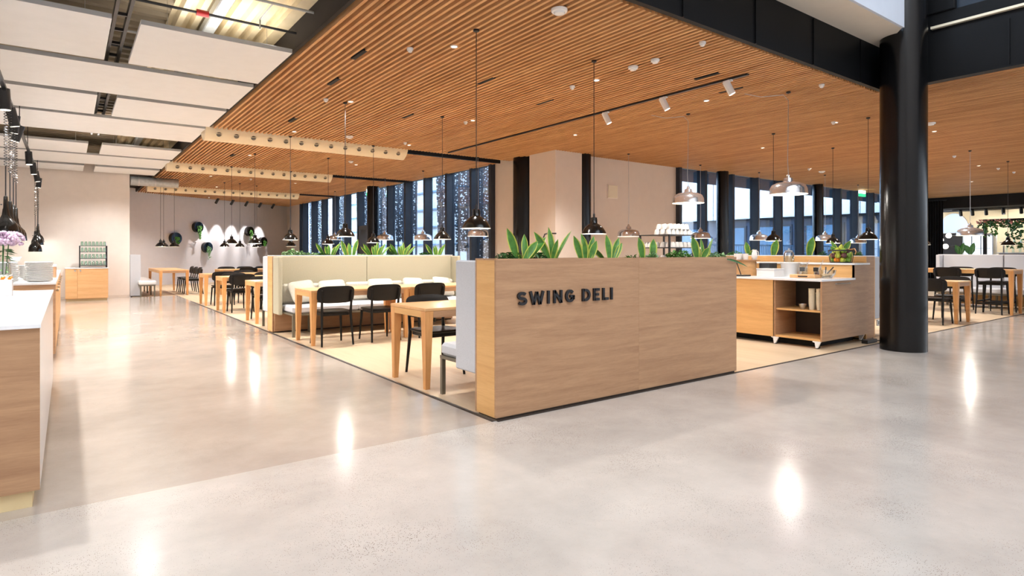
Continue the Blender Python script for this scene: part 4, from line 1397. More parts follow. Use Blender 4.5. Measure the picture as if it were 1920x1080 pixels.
def wall_pt(u):
    # wall point straight behind the photo column u
    l = (u - 960) / F
    ax, ay = SIN + l * COS, COS - l * SIN
    d = (25.9 - 0.606 * 2.2 + 0.15) / (ay - 0.606 * ax)
    return d * ax, d * ay, d


for k, (u, v, r) in enumerate(((326, 447, 10.5), (368, 426, 9.5), (385.5, 464, 9.5), (465, 434, 8.5), (490, 453, 8))):
    x, y, d = wall_pt(u)
    z = EYE + (HY - v) / F * d
    rr = r * d / F * 1.05
    c = Vector((x + nx * 0.06, y + ny * 0.06, z))
    nrm = Vector((nx, ny, 0))
    t = thing('wall_planter', f'round black wall planter with trailing plant, {ORD[k]} from the left on the end wall', 'wall planter', tuple(c), 'round wall planters')
    part('drum', MB().tube([c - nrm * 0.06, c + nrm * 0.10], rr, 28), 'black_gloss', t, smooth=40)
    part('mirror_disc', MB().tube([c + nrm * 0.1005, c + nrm * 0.105], rr * 0.9, 28), 'mirror', t)
    q = MB()
    side = Vector((-ny, nx, 0))
    for j in range(46):
        f = R.random()
        pp = c + nrm * (0.12 + 0.04 * R.random()) + side * R.uniform(-0.5, 0.5) * rr * (1 - 0.5 * f) + Vector((0, 0, 0.2 * rr - f * rr * (1.2 + (k in (1, 2, 3)) * 1.2)))
        u2 = R.uniform(0, 6.28)
        a = side * cos(u2) * 0.05 + Vector((0, 0, sin(u2) * 0.05))
        b = side * -sin(u2) * 0.022 + Vector((0, 0, cos(u2) * 0.022))
        q.add([pp - a, pp - b + nrm * 0.01, pp + a, pp + b + nrm * 0.01], [(0, 1, 2, 3)])
    part('foliage', q, 'leaf_pale' if k == 2 else 'leaf', t, kind='stuff')


# ================================================================== plants in the planters
def blade(base, az, length, width, lean, curl=0.35, face=235.0, n=7):
    """a snake-plant leaf: lens-shaped, cupped, yellow margins (material 1); face = compass angle the flat side looks to"""
    q = MB()
    vs = []
    B = Vector(base)
    fd = Vector((cos(radians(face)), sin(radians(face)), 0.15))
    for i in range(n + 1):
        f = i / n
        w = width * min(1.0, 0.5 + 1.1 * f) * (1 if f < 0.62 else max(0.03, 1 - ((f - 0.62) / 0.38) ** 1.7))
        a1 = lean + curl * f * 0.5
        dirv = Vector((cos(az) * sin(a1), sin(az) * sin(a1), cos(a1)))
        a2 = lean + curl * f
        t = Vector((cos(az) * sin(a2), sin(az) * sin(a2), cos(a2)))
        c = B + dirv * (length * f)
        sd = t.cross(fd)
        sd = sd.normalized() if sd.length > 0.05 else Vector((1, 0, 0))
        o = sd.cross(t).normalized()
        k = w / 2
        for (s_, d_) in ((-1, 0.28), (-0.74, 0.08), (0.0, -0.04), (0.74, 0.08), (1, 0.28), (0.74, -0.02), (0.0, -0.14), (-0.74, -0.02)):
            vs.append(c + sd * s_ * k + o * d_ * k)
    fs, ms = [], []
    for i in range(n):
        for j in range(8):
            j2 = (j + 1) % 8
            fs.append((i * 8 + j, i * 8 + j2, (i + 1) * 8 + j2, (i + 1) * 8 + j))
            ms.append(1 if j in (0, 3, 4, 7) else 0)
    fs.append(tuple(range(8))[::-1])
    fs.append(tuple(n * 8 + j for j in range(8)))
    ms += [0, 0]
    q.v, q.f, q.m = [tuple(v) for v in vs], fs, ms
    return q


def snake_plant(label, x, y, leaves, z=1.165, grp='snake plants in the planters', mats=('leaf', 'leaf_edge')):
    t = thing('snake_plant', label, 'plant', (x, y, z), grp)
    for (dx, az, ln, w, lean, tw) in leaves:
        part('leaf', blade((x + dx, y, z), radians(az), ln, w * 1.12, radians(lean), 0.25, 235 + (tw - 75) * 1.3), list(mats), t, smooth=70)
    return t


def small_plant(label, x, y, n=60, w=0.12, h_=0.10, mat='leaf_dark', z=1.165, name='succulent', grp='small leafy plants in the planters', trail=0.0, ls=0.022):
    t = thing(name, label, 'plant', (x, y, z), grp)
    q = MB()
    for i in range(n):
        a, rr = R.uniform(0, 2 * pi), w * math.sqrt(R.random())
        hh = h_ * (0.25 + 0.75 * R.random()) * (1 - 0.5 * rr / w)
        px_, py_, pz_ = x + rr * cos(a), y + rr * sin(a) * 0.7, z + hh
        u, el = R.uniform(0, 2 * pi), R.uniform(-0.2, 0.9)
        dv = Vector((cos(u) * cos(el), sin(u) * cos(el), sin(el)))
        sd = Vector((-sin(u), cos(u), 0))
        c = Vector((px_, py_, pz_))
        l = ls * R.uniform(0.8, 1.4)
        q.add([c - dv * l, c + sd * l * 0.45 + Vector((0, 0, l * 0.2)), c + dv * l * 1.1, c - sd * l * 0.45 + Vector((0, 0, l * 0.2)), c - Vector((0, 0, l * 0.25))],
              [(0, 1, 2, 3), (0, 4, 1), (1, 4, 2), (2, 4, 3), (3, 4, 0)])
    part('foliage', q, mat, t, kind='stuff')
    for i in range(5):
        a = i * 1.26
        part('stem', MB().tube([(x, y, z), (x + 0.5 * w * cos(a), y + 0.35 * w * sin(a), z + h_ * 0.7)], 0.003, 5), 'leaf_dark', t)
    if trail:
        for i in range(3):
            x2 = x + 0.03 * i
            part('trailing_leaf', blade((x2, y - 0.08, z + 0.02), radians(-60 + 18 * i), trail * (1 - 0.15 * i), 0.018, radians(95), 0.5), ['leaf_dark', 'leaf_dark'], t, smooth=70)
    return t


Yf = 3.80
small_plant('dark succulent at the left end of the SWING DELI planter', 2.74, Yf - 0.02, 90, 0.10, 0.10)
snake_plant('snake plant with widely splayed leaves, leftmost on the SWING DELI planter', 2.92, Yf,
            [(-0.06, 175, 0.29, 0.065, 12, 80), (0.02, 60, 0.24, 0.05, 8, 70), (0.03, 10, 0.32, 0.075, 42, 60), (0.0, -10, 0.22, 0.06, 30, 80), (-0.02, 200, 0.1, 0.04, 25, 60)])
small_plant('dark succulent between the first two snake plants on the SWING DELI planter', 3.07, Yf, 80, 0.09, 0.10)
snake_plant('tall forked snake plant over the letters on the SWING DELI planter', 3.22, Yf,
            [(-0.02, 160, 0.29, 0.06, 22, 75), (0.01, 90, 0.30, 0.05, 4, 80), (0.03, 5, 0.34, 0.04, 30, 40), (0.0, -60, 0.2, 0.045, 8, 90), (0.01, 20, 0.16, 0.05, 12, 70)])
snake_plant('snake plant left of the lamp glow on the SWING DELI planter', 3.60, Yf,
            [(-0.05, 170, 0.24, 0.06, 12, 80), (0.0, 200, 0.2, 0.055, 4, 90), (0.04, 20, 0.25, 0.055, 16, 80), (0.03, 100, 0.26, 0.05, 10, 70), (0.05, -10, 0.2, 0.06, 14, 80)])
snake_plant('snake plant below the black lamp on the SWING DELI planter', 3.90, Yf,
            [(-0.06, 175, 0.2, 0.05, 42, 40), (-0.01, 90, 0.245, 0.065, 2, 90), (0.03, 15, 0.25, 0.06, 22, 80), (0.05, 0, 0.2, 0.05, 24, 80)])
small_plant('thin trailing sprig right of the fourth snake plant', 4.19, Yf, 26, 0.08, 0.07, 'leaf')
snake_plant('snake plant with two dark broad leaves before the cup rack', 4.40, Yf,
            [(-0.07, 175, 0.23, 0.07, 6, 85), (0.07, 30, 0.22, 0.07, 6, 80), (0.02, 20, 0.14, 0.03, 30, 60)])
small_plant('pale leafy sprig at the foot of the broad-leaved snake plant', 4.40, Yf - 0.06, 40, 0.08, 0.10, 'leaf_pale')
small_plant('bushy green plant before the cup rack on the SWING DELI planter', 4.84, Yf - 0.02, 130, 0.15, 0.13, 'leaf')
snake_plant('rightmost snake plant with curved leaves on the SWING DELI planter', 5.22, Yf,
            [(-0.07, 170, 0.25, 0.08, 8, 80), (-0.02, 100, 0.22, 0.05, 12, 70), (0.04, 70, 0.24, 0.03, 6, 60), (0.08, 10, 0.29, 0.035, 28, 30), (0.0, -30, 0.16, 0.06, 26, 80), (0.03, 0, 0.17, 0.05, 40, 60)])
small_plant('leafy plant trailing over the right end of the SWING DELI planter', 5.42, Yf - 0.03, 110, 0.14, 0.10, 'leaf_pale', trail=0.26)
Ym = 9.84
small_plant('pale bushy plant at the left end of the middle planter', 2.92, Ym, 140, 0.19, 0.15, 'leaf_pale', ls=0.03)
small_plant('second pale bushy plant on the middle planter', 3.2, Ym, 90, 0.16, 0.10, 'leaf_pale', ls=0.03)
small_plant('dark bushy plant left of the first snake plant on the middle planter', 3.38, Ym, 60, 0.14, 0.1, 'leaf_dark', ls=0.03)
sl = [(-0.08, 170, 0.28, 0.06, 24, 60), (0.06, 10, 0.28, 0.055, 22, 60), (0.0, 90, 0.22, 0.05, 6, 80), (-0.03, 200, 0.2, 0.05, 8, 80), (0.03, 330, 0.2, 0.05, 14, 70)]
sl2 = sl + [(-0.1, 180, 0.26, 0.05, 36, 50), (0.1, 0, 0.26, 0.05, 34, 50), (0.02, 60, 0.28, 0.05, 10, 70)]
snake_plant('snake plant below the leftmost window fin on the middle planter', 3.50, Ym, sl)
snake_plant('upright snake plant second along the middle planter', 3.85, Ym, [(-0.06, 170, 0.30, 0.07, 10, 80), (0.06, 10, 0.32, 0.07, 10, 80), (0, 90, 0.25, 0.06, 4, 85)])
small_plant('low tuft between snake plants on the middle planter', 4.05, Ym, 40, 0.1, 0.07, 'leaf_pale', ls=0.03)
snake_plant('dense snake plant under the fourth black lamp on the middle planter', 4.32, Ym, sl2)
small_plant('dark tuft beside the fan-shaped snake plant on the middle planter', 4.62, Ym, 50, 0.09, 0.12, 'leaf_dark', ls=0.03)
snake_plant('fan-shaped snake plant right of the centre of the middle planter', 4.82, Ym, sl2)
small_plant('low dark tuft near the right end of the middle planter', 5.28, Ym, 60, 0.12, 0.10, 'leaf_dark', ls=0.03)
snake_plant('snake plant at the right end of the middle planter', 5.53, Ym, sl)
Xr = 9.27
small_plant('leafy plant at the left visible end of the right planter', Xr, 6.05, 100, 0.16, 0.12, 'leaf')
snake_plant('broad single leaf snake plant left on the right planter', Xr, 5.80, [(0, 120, 0.27, 0.085, 3, 40), (0.03, 300, 0.16, 0.05, 20, 40)])
snake_plant('broad single leaf snake plant second on the right planter', Xr, 5.36, [(0, -60, 0.30, 0.11, 4, 60), (0.02, 300, 0.26, 0.07, 8, 60)])
snake_plant('broad single leaf snake plant third on the right planter', Xr, 4.77, [(0, -60, 0.33, 0.11, 3, 60), (0.02, 310, 0.26, 0.06, 8, 60)])
small_plant('dark tuft left of the fruit basket on the right planter', Xr, 4.55, 60, 0.1, 0.11, 'leaf_dark')
snake_plant('snake plant behind the fruit basket on the right planter', Xr, 4.30, [(-0.0, 100, 0.30, 0.05, 20, 50), (0.0, 120, 0.22, 0.07, 30, 40), (0, -50, 0.30, 0.08, 22, 60), (0, -40, 0.2, 0.06, 10, 60)])
small_plant('dark bushy plant right of the fruit basket', Xr, 4.08, 110, 0.13, 0.13, 'leaf_dark')
Xd = 17.2
for k, y in enumerate((5.2, 5.0, 3.9)):
    snake_plant(f'snake plant on the pale right divider, {ORD[k]} from the left', Xd, y, [(0, 120, 0.26, 0.1, 16, 50), (0, -60, 0.3, 0.1, 8, 60), (0, -30, 0.22, 0.08, 24, 60), (0, 100, 0.18, 0.07, 30, 60)], z=1.19, mats=('leaf_dark', 'leaf_dark'))

# ================================================================== service counter on the right
t = thing('service_counter', 'two tier oak service counter on castors left of the black column', 'counter', (8.4, 5.6, 0))
part('end_panel', box(7.77, 9.08, 3.83, 3.852, 0.10, 0.872), 'oak', t)
part('shelf_back', box(8.3, 8.32, 3.853, 4.46, 0.10, 0.872), 'plinth', t)  # dark colour stands in for shade inside the open shelf
part('divider_panel', box(7.77, 8.64, 4.462, 4.484, 0.10, 0.872), 'oak', t)
part('bottom_board', box(7.77, 8.299, 3.853, 4.46, 0.10, 0.125), 'oak_y', t)
part('shelf', box(7.785, 8.299, 3.853, 4.46, 0.47, 0.492), 'oak_y', t)
part('front_panel', box(7.75, 7.769, 4.49, 7.5, 0.10, 0.872), 'oak_y', t, label='wide golden oak front panel')
part('body', box(7.775, 8.64, 4.49, 7.5, 0.12, 0.872), 'plinth', t)
part('worktop', box(7.73, 8.66, 3.815, 7.52, 0.873, 0.90, c=0.002), 'white', t)
part('upper_front', box(8.645, 8.665, 3.83, 7.5, 0.901, 1.075), 'oak_y', t)
part('upper_body', box(8.67, 9.08, 3.853, 7.5, 0.10, 1.075), 'oak', t)
part('upper_end', box(8.645, 9.08, 3.83, 3.8525, 0.873, 1.075), 'oak', t)
part('upper_top', box(8.63, 9.10, 3.815, 7.52, 1.076, 1.10, c=0.002), 'white', t)
part('base_shade_block', box(7.95, 9.0, 4.0, 7.4, 0.0, 0.10), 'black_matt', t)  # black block stands in for shade under the counter
part('handle', MB().tube([(8.12, 3.829, 0.835), (8.12, 3.81, 0.835), (8.5, 3.81, 0.835), (8.5, 3.829, 0.835)], 0.007, 8), 'steel', t, smooth=40)
for (xx, yy) in ((7.775, 3.90), (7.775, 4.47), (9.0, 3.9)):
    cb = part('castor', MB().prism([(-0.055, 0.10), (0.05, 0.10), (0.05, 0.088), (0.022, 0.08), (0.012, 0.012), (-0.012, 0.012)], lambda a, b, k: (xx - 0.012 + 0.024 * k, yy + a, b)), 'ceramic', t, label='white castor bracket')
    part('wheel', MB().tube([(xx + 0.013, yy, 0.026), (xx + 0.04, yy, 0.026)], 0.026, 14), 'black', cb, smooth=40)
t = thing('power_strip', 'black power strip on the floor beside the service counter end', 'power strip', (8.9, 3.74, 0))
part('strip_body', box(8.75, 9.05, 3.70, 3.78, 0.0, 0.05, c=0.006), 'black', t)
part('cable', MB().tube([(9.05, 3.74, 0.02), (9.2, 3.7, 0.01), (9.4, 3.78, 0.01), (9.6, 3.85, 0.02)], 0.008, 6), 'black', t, smooth=50)
t = thing('floor_socket', 'white socket box low beside the black column', 'socket', (9.5, 3.87, 0.2))
part('socket_body', box(9.46, 9.55, 3.86, 3.882, 0.18, 0.27, c=0.004), 'ceramic', t)
part('socket_hole', box(9.475, 9.49, 3.855, 3.8595, 0.2, 0.25), 'black', t)
# things in the open shelf
gm2 = MB().lathe(shell([(0.026, 0.07), (0.03, 0.0)][::1], 0.003), 12, close=True).mesh('carton_cup', 'steel', smooth=50)
cup_m = MB().lathe([(0.03, 0.0), (0.038, 0.085), (0.041, 0.087), (0.041, 0.09), (0.001, 0.088)], 16).mesh('paper_cup', 'cream', smooth=50)
for s, (x, y) in enumerate(((7.90, 3.93), (7.99, 3.95), (7.90, 4.03), (7.99, 4.05))):
    for i in range(10 if s < 3 else 7):
        o = single('paper_cup', cup_m, None, f'small pale cup, {ORD[i]} from the bottom of the {ORD[s]} stack in the open shelf', 'cup', 'cup stacks in the open shelf', loc=(x, y, 0.4925 + i * 0.021))
t = thing('grater', 'grey dish left of the cup stacks in the open shelf', 'dish', (7.88, 4.14, 0.4925))
part('dish_body', MB().lathe([(0.03, 0.0), (0.05, 0.07), (0.052, 0.07), (0.046, 0.07), (0.028, 0.006)], 16, (7.88, 4.14, 0.4925)), 'steel', t, smooth=50)

# cup rack behind the SWING DELI planter
X0, X1, Y0_, Y1_ = 7.97, 8.60, 6.42, 7.05
t = thing('cup_rack', 'black three tier rack of white cups behind the SWING DELI planter', 'rack', (8.28, 6.7, 0.9))
for (xx, yy) in ((X0, Y0_), (X1, Y0_), (X0, Y1_), (X1, Y1_)):
    part('post', box(xx - 0.014, xx + 0.014, yy - 0.014, yy + 0.014, 0.9005, 1.545), 'black', t)
for z in (1.10, 1.32, 1.533):
    part('shelf', box(X0 - 0.014, X1 + 0.014, Y0_ - 0.014, Y1_ + 0.014, z, z + 0.014), 'black', t)
cm = MB().lathe([(0.001, 0.09), (0.026, 0.09), (0.036, 0.072), (0.046, 0.024), (0.049, 0.0), (0.045, 0.0), (0.041, 0.024), (0.001, 0.085)], 18)
cm.tube([(0.039, 0, 0.066), (0.062, 0, 0.06), (0.064, 0, 0.034), (0.045, 0, 0.024)], 0.005, 6)
cm = cm.mesh('cup', 'ceramic', smooth=60)
for ti, z in enumerate((1.114, 1.334, 1.547)):
    for r_ in range(2 if ti < 2 else 3):
        for i in range(6):
            o = single('cup', cm, None, f'upturned white cup, {("lowest", "middle", "top")[ti]} rack tier, {("front", "second", "third")[r_]} row, {ORD[i]} from the left', 'cup', 'white cups on the rack',
                       loc=(X0 + 0.05 + i * 0.105, Y0_ + 0.06 + r_ * 0.12, z + 0.0005))
            o.rotation_euler = (0, 0, R.uniform(-1, 1))
        if r_ == 0:
            for i in range(5):
                o = single('cup', cm, None, f'upturned white cup, {("lowest", "middle", "top")[ti]} rack tier, left side, {ORD[i]} from the corner', 'cup', 'white cups on the rack',
                           loc=(X0 + 0.05, Y0_ + (0.30 if ti < 2 else 0.42) + i * (0.07 if ti < 2 else 0.045), z + (0.0005 if ti < 2 else 0.0005)))
                if ti == 2:
                    bpy.data.objects.remove(o)
# second layer of cups on the top tier
for r_ in range(3):
    for i in range(5):
        single('cup', cm, None, f'white cup in the second layer on the rack top, {("front", "middle", "back")[r_]} row, {ORD[i]} from the left', 'cup', 'white cups on the rack',
               loc=(X0 + 0.10 + i * 0.105, Y0_ + 0.06 + r_ * 0.12, 1.547 + 0.0915))
t = thing('dark_canister', 'dark grey canister with white lid beside the cup rack', 'canister', (8.45, 6.2, 0.9))
part('canister_body', MB().lathe([(0.08, 0.0), (0.085, 0.005), (0.085, 0.40)], 24, (8.40, 6.2, 0.9005)), 'skirt', t, smooth=40)
part('lid', MB().lathe([(0.088, 0.401), (0.088, 0.425), (0.05, 0.44)], 24, (8.40, 6.2, 0.9005)), 'ceramic', t, smooth=40)
t = thing('tube_stand', 'thin black bent tube stand rising behind the leftmost snake plants', 'stand', (7.0, 8.5, 0))
part('tube', MB().tube([(7.0, 8.5, 0.012), (7.0, 8.5, 1.52), (7.03, 8.5, 1.58), (7.10, 8.5, 1.60), (7.3, 8.5, 1.60)], 0.014, 8), 'black', t, smooth=50)
part('foot', MB().lathe([(0.16, 0.0), (0.16, 0.01), (0.02, 0.012)], 20, (7.0, 8.5, 0)), 'black', t)

# items on the lower counter top
Zc = 0.9005
t = thing('wooden_bin', 'round pale wood bin with tray on the service counter', 'bin', (8.3, 5.25, Zc))
part('bin_body', MB().lathe([(0.17, 0.0), (0.17, 0.22)], 32, (8.28, 5.25, Zc)), 'oak_top', t, smooth=40)
part('tray', MB().lathe([(0.16, 0.221), (0.22, 0.225), (0.22, 0.238), (0.001, 0.238)], 32, (8.28, 5.25, Zc)), 'oak', t, smooth=40)
mugm = MB().lathe([(0.001, 0.0), (0.034, 0.0), (0.04, 0.09), (0.037, 0.09), (0.031, 0.006), (0.001, 0.006)], 16)
mugm.tube([(0.036, 0, 0.02), (0.06, 0, 0.03), (0.062, 0, 0.06), (0.038, 0, 0.075)], 0.005, 6)
mugm = mugm.mesh('mug', 'ceramic', smooth=60)
for k, (dx, dy) in enumerate(((-0.12, 0.03), (-0.05, -0.05), (-0.06, 0.08), (0.03, 0.0), (0.06, 0.1), (-0.01, 0.13))):
    single('mug', mugm, None, f'white mug on the wooden bin tray, {ORD[k]} from the front', 'mug', 'white mugs on the bin tray', loc=(8.28 + dx, 5.25 + dy, Zc + 0.239))
t = thing('creamer_jug', 'cream and pink jug beside the mugs on the wooden bin', 'jug', (8.38, 5.16, Zc))
part('jug_body', MB().lathe([(0.03, 0.0), (0.045, 0.04), (0.04, 0.1), (0.03, 0.13), (0.036, 0.15), (0.032, 0.15), (0.001, 0.02)], 20, (8.40, 5.16, Zc + 0.2385)), 'ceramic', t, smooth=50)
part('jug_handle', MB().tube([(8.40, 5.12, Zc + 0.29), (8.40, 5.09, Zc + 0.31), (8.40, 5.10, Zc + 0.36), (8.40, 5.125, Zc + 0.37)], 0.006, 6), 'ceramic', t, smooth=50)
t = thing('charcoal_box', 'charcoal box behind the white carton on the service counter', 'box', (8.45, 4.98, Zc))
part('box_body', box(8.36, 8.58, 4.90, 5.06, Zc, Zc + 0.19, c=0.004), 'skirt', t)
part('lid_seam', box(8.357, 8.583, 4.897, 5.063, Zc + 0.16, Zc + 0.164), 'black', t)
t = thing('white_carton', 'low white carton on the service counter in front of the charcoal box', 'box', (8.2, 4.78, Zc))
part('carton_body', box(8.08, 8.34, 4.66, 4.93, Zc, Zc + 0.10, c=0.003), 'ceramic', t)
part('lid', box(8.075, 8.345, 4.655, 4.935, Zc + 0.1005, Zc + 0.115, c=0.002), 'white', t)
t = thing('white_bucket', 'white tapered tub behind the low white carton', 'tub', (8.5, 4.66, Zc))
part('tub_body', MB().lathe([(0.10, 0.0), (0.125, 0.19), (0.13, 0.195), (0.12, 0.195), (0.097, 0.01), (0.001, 0.01)], 28, (8.50, 4.66, Zc)), 'ceramic', t, smooth=50)
t = thing('glass_jug', 'clear glass jug on the counter right of the white tub', 'jug', (8.45, 4.46, Zc))
part('jug_body', MB().lathe(shell([(0.06, 0.2), (0.065, 0.1), (0.055, 0.0)], 0.004), 20, (8.46, 4.44, Zc), close=True), 'clear', t, smooth=50)
for k, (x, y, w) in enumerate(((8.30, 4.34, 'left'), (8.32, 4.16, 'right'))):
    t = thing('kitchen_jar', f'{w} glass jar with dark label on the service counter', 'jar', (x, y, Zc))
    part('jar_body', MB().lathe(shell([(0.045, 0.15), (0.05, 0.12), (0.05, 0.0)], 0.004), 20, (x, y, Zc), close=True), 'clear', t, smooth=50)
    part('contents', MB().lathe([(0.042, 0.005), (0.042, 0.07), (0.001, 0.085)], 16, (x, y, Zc)), 'bread' if k == 0 else 'plum', t)
    part('label_card', box(x - 0.055, x - 0.051, y - 0.035, y + 0.035, Zc + 0.085, Zc + 0.14), 'skirt' if k == 0 else 'black', t)
    part('spoon', MB().tube([(x, y, Zc + 0.08), (x + 0.03, y - 0.06, Zc + 0.24)], [0.006, 0.004], 6), 'steel', t)
t = thing('wooden_tray', 'pale wooden tray with black handle slot on the service counter', 'tray', (8.1, 4.22, Zc))
part('tray_board', box(8.02, 8.2, 4.05, 4.4, Zc, Zc + 0.045, c=0.004), 'oak_top', t)
part('slot', box(8.016, 8.0205, 4.15, 4.28, Zc + 0.015, Zc + 0.03), 'black', t)
t = thing('glass_bowl', 'clear glass bowl of biscuits with black tongs on the service counter', 'bowl', (8.4, 3.98, Zc))
part('bowl_body', MB().lathe(shell([(0.115, 0.11), (0.10, 0.05), (0.06, 0.0)], 0.004), 28, (8.25, 4.0, Zc), close=True), 'clear', t, smooth=50)
for i in range(9):
    a = i * 0.9
    part('biscuit', MB().ball((8.25 + 0.045 * cos(a) * (i > 0), 4.0 + 0.045 * sin(a) * (i > 0), Zc + 0.03 + 0.008 * (i % 3)), 0.026, 8, 5, 0, 0.6), 'bread', t, smooth=70)
for s in (0, 1):
    part('tong_handle', MB().tube([(8.25, 4.0 + 0.02 * s, Zc + 0.06), (8.28, 3.93 + 0.10 * s, Zc + 0.15)], 0.008, 6), 'black', t)
t = thing('tong_stand', 'black tong stand at the left end of the service counter', 'stand', (7.95, 5.15, Zc))
part('stand_base', box(7.85, 8.05, 5.0, 5.35, Zc, Zc + 0.02, c=0.004), 'black', t)
part('tong', MB().tube([(7.95, 5.10, Zc + 0.02), (7.95, 5.17, Zc + 0.2)], 0.007, 6), 'black', t)
part('tong', MB().tube([(7.95, 5.24, Zc + 0.02), (7.95, 5.17, Zc + 0.2)], 0.007, 6), 'black', t)
# upper shelf: water jar and fruit basket
Zu = 1.1005
t = thing('water_jar', 'large clear water jar with lid on the upper counter shelf', 'jar', (8.82, 4.95, Zu))
part('jar_body', MB().lathe(shell([(0.05, 0.16), (0.075, 0.14), (0.078, 0.0)], 0.004), 24, (8.84, 4.86, Zu), close=True), 'clear', t, smooth=50)
part('water', MB().lathe([(0.072, 0.004), (0.072, 0.11), (0.001, 0.11)], 24, (8.84, 4.86, Zu)), 'clear', t, smooth=50)
part('lid', MB().lathe([(0.052, 0.161), (0.052, 0.175), (0.012, 0.185), (0.012, 0.21)], 16, (8.84, 4.86, Zu)), 'steel', t, smooth=50)
cxb, cyb = 8.84, 4.09
t = thing('fruit_basket', 'wire fruit basket with black rim on the upper counter shelf', 'basket', (cxb, cyb, Zu))
part('rim', MB().lathe([(0.165, 0.165), (0.172, 0.175), (0.165, 0.185), (0.158, 0.175)], 32, (cxb, cyb, Zu), close=True), 'black', t, smooth=50)
part('base_ring', MB().lathe([(0.138, 0.0), (0.145, 0.006), (0.138, 0.012), (0.131, 0.006)], 32, (cxb, cyb, Zu), close=True), 'black', t, smooth=50)
for i in range(18):
    a = 2 * pi * i / 18
    part('wire', MB().tube([(cxb + 0.14 * cos(a), cyb + 0.14 * sin(a), Zu + 0.006), (cxb + 0.165 * cos(a), cyb + 0.165 * sin(a), Zu + 0.175)], 0.0025, 5), 'black', t)
part('handle', MB().tube([(cxb + 0.165, cyb - 0.03, Zu + 0.185), (cxb + 0.12, cyb - 0.13, Zu + 0.2), (cxb + 0.05, cyb - 0.18, Zu + 0.16), (cxb, cyb - 0.19, Zu + 0.12)], 0.007, 8), 'oak_solid', t, smooth=50)
fr = {}
for nm, mt in (('pear', 'pear'), ('apple', 'apple'), ('orange', 'orange'), ('plum', 'plum')):
    q = MB()
    if nm == 'pear':
        q.lathe([(1e-4, -0.04), (0.026, -0.036), (0.04, -0.012), (0.034, 0.014), (0.02, 0.034), (0.014, 0.05), (1e-4, 0.055)], 14)
    else:
        q.lathe([(1e-4, -0.034), (0.022, -0.033), (0.038, -0.012), (0.039, 0.008), (0.026, 0.03), (0.008, 0.033), (1e-4, 0.028)], 14)
    q.tube([(0, 0, 0.03 if nm != 'pear' else 0.053), (0.004, 0, 0.045 if nm != 'pear' else 0.07)], 0.0018, 5)
    fr[nm] = q.mesh(nm, mt, smooth=70)
lay = ['lowest', 'middle', 'upper', 'topmost']
cnt = 0
for ly, (z, rad, n, names) in enumerate(((0.042, 0.095, 8, ['apple', 'orange', 'pear', 'apple', 'apple', 'pear', 'orange', 'apple']),
                                         (0.105, 0.112, 9, ['plum', 'pear', 'plum', 'apple', 'pear', 'pear', 'plum', 'apple', 'pear']),
                                         (0.165, 0.07, 5, ['pear', 'apple', 'plum', 'pear', 'apple']), (0.21, 0.0, 1, ['pear']))):
    for i in range(n):
        a = 2 * pi * i / n + ly * 0.3 + 2.2
        nm = names[i]
        o = single(nm, fr[nm], None, f'{nm} in the {lay[ly]} layer of the fruit basket, {ORD[i]} counting round from the front' if n > 1 else f'{nm} crowning the fruit basket', 'fruit', 'fruit in the basket',
                   loc=(cxb + rad * cos(a), cyb + rad * sin(a), Zu + z))
        o.rotation_euler = (R.uniform(-0.5, 0.5), R.uniform(-0.5, 0.5), R.uniform(0, 6))

# ================================================================== far right corner
wr = struct('wall_right', box(31.0, 31.2, 8.8, 10.0, 0, 3.6), 'cream_wall')
struct('wall_right_front', MB().prism([(31.0, 8.8), (31.2, 8.8), (31.2, 2.0), (30.6, 2.0)], lambda a, b, k: (a, b, 3.6 * k)), 'cream_wall')
struct('ceiling_far', box(28.25, 31.2, 2.0, 10.0, 3.0, 3.58), 'void')
struct('wall_dado', box(30.9, 30.99, 8.82, 10.0, 0, 2.06), 'dark_wall')
w3 = struct('window_3', MB().prism([(9.02, 2.08)] + [(9.58 + 0.56 * cos(radians(a)), 2.08 + 0.86 * sin(radians(a)) ** 0.9) for a in range(0, 181, 12)] + [(10.14, 2.08)][:0],
                                   lambda a, b, k: (30.93 + 0.06 * k, a, b)), 'out_wall')
struct('pane', MB().prism([(9.58 + 0.52 * cos(radians(a)), 2.11 + 0.80 * sin(radians(a)) ** 0.9) for a in range(0, 181, 12)], lambda a, b, k: (30.915 + 0.01 * k, a, b)), 'arch_pane', w3)
q = MB()
pts = []
for i in range(41):
    pts.append((27.9 + 0.05 * sin(i * 1.57), 9.0 + i * 0.022))
fn = lambda a, b, k: (a, b, 3.3 * k)
for i in range(40):
    (xa, ya), (xb, yb_) = pts[i], pts[i + 1]
    q.prism([(xa, ya), (xb, yb_), (xb + 0.01, yb_), (xa + 0.01, ya)], fn)
t = thing('curtain', 'black floor length curtain right of the black column', 'curtain', (27.9, 9.4, 0))
part('drape', q, 'curtain', t, smooth=60)
part('curtain_rail', box(27.85, 27.95, 8.9, 9.98, 3.3, 3.33), 'black', t)
for k, (x, y, z, w) in enumerate(((29, 9.16, 1.93, 'top'), (29, 9.44, 1.76, 'middle, on a pole'), (29, 9.27, 1.49, 'lowest'))):
    t = thing('globe_lamp', f'glowing white globe lamp on the dark wall, {w}', 'lamp', (x, y, z), 'glowing globe lamps')
    part('globe', MB().ball((x, y, z), 0.10, 16, 10), 'globe', t, smooth=70)
    part('pole', MB().tube([(x, y, z - 0.10), (x, y, 0)] if k == 1 else [(x + 0.1, y, z), (31.0 - 0.11, y, z)], 0.02, 8), 'ceramic' if k == 1 else 'black', t, smooth=50)
    if k == 1:
        part('foot', MB().lathe([(0.15, 0), (0.15, 0.02), (0.02, 0.03)], 16, (x, y, 0)), 'ceramic', t)
t = thing('display_fridge', 'white lit display cabinet with glass doors at the far right', 'cabinet', (29.3, 8.3, 0))
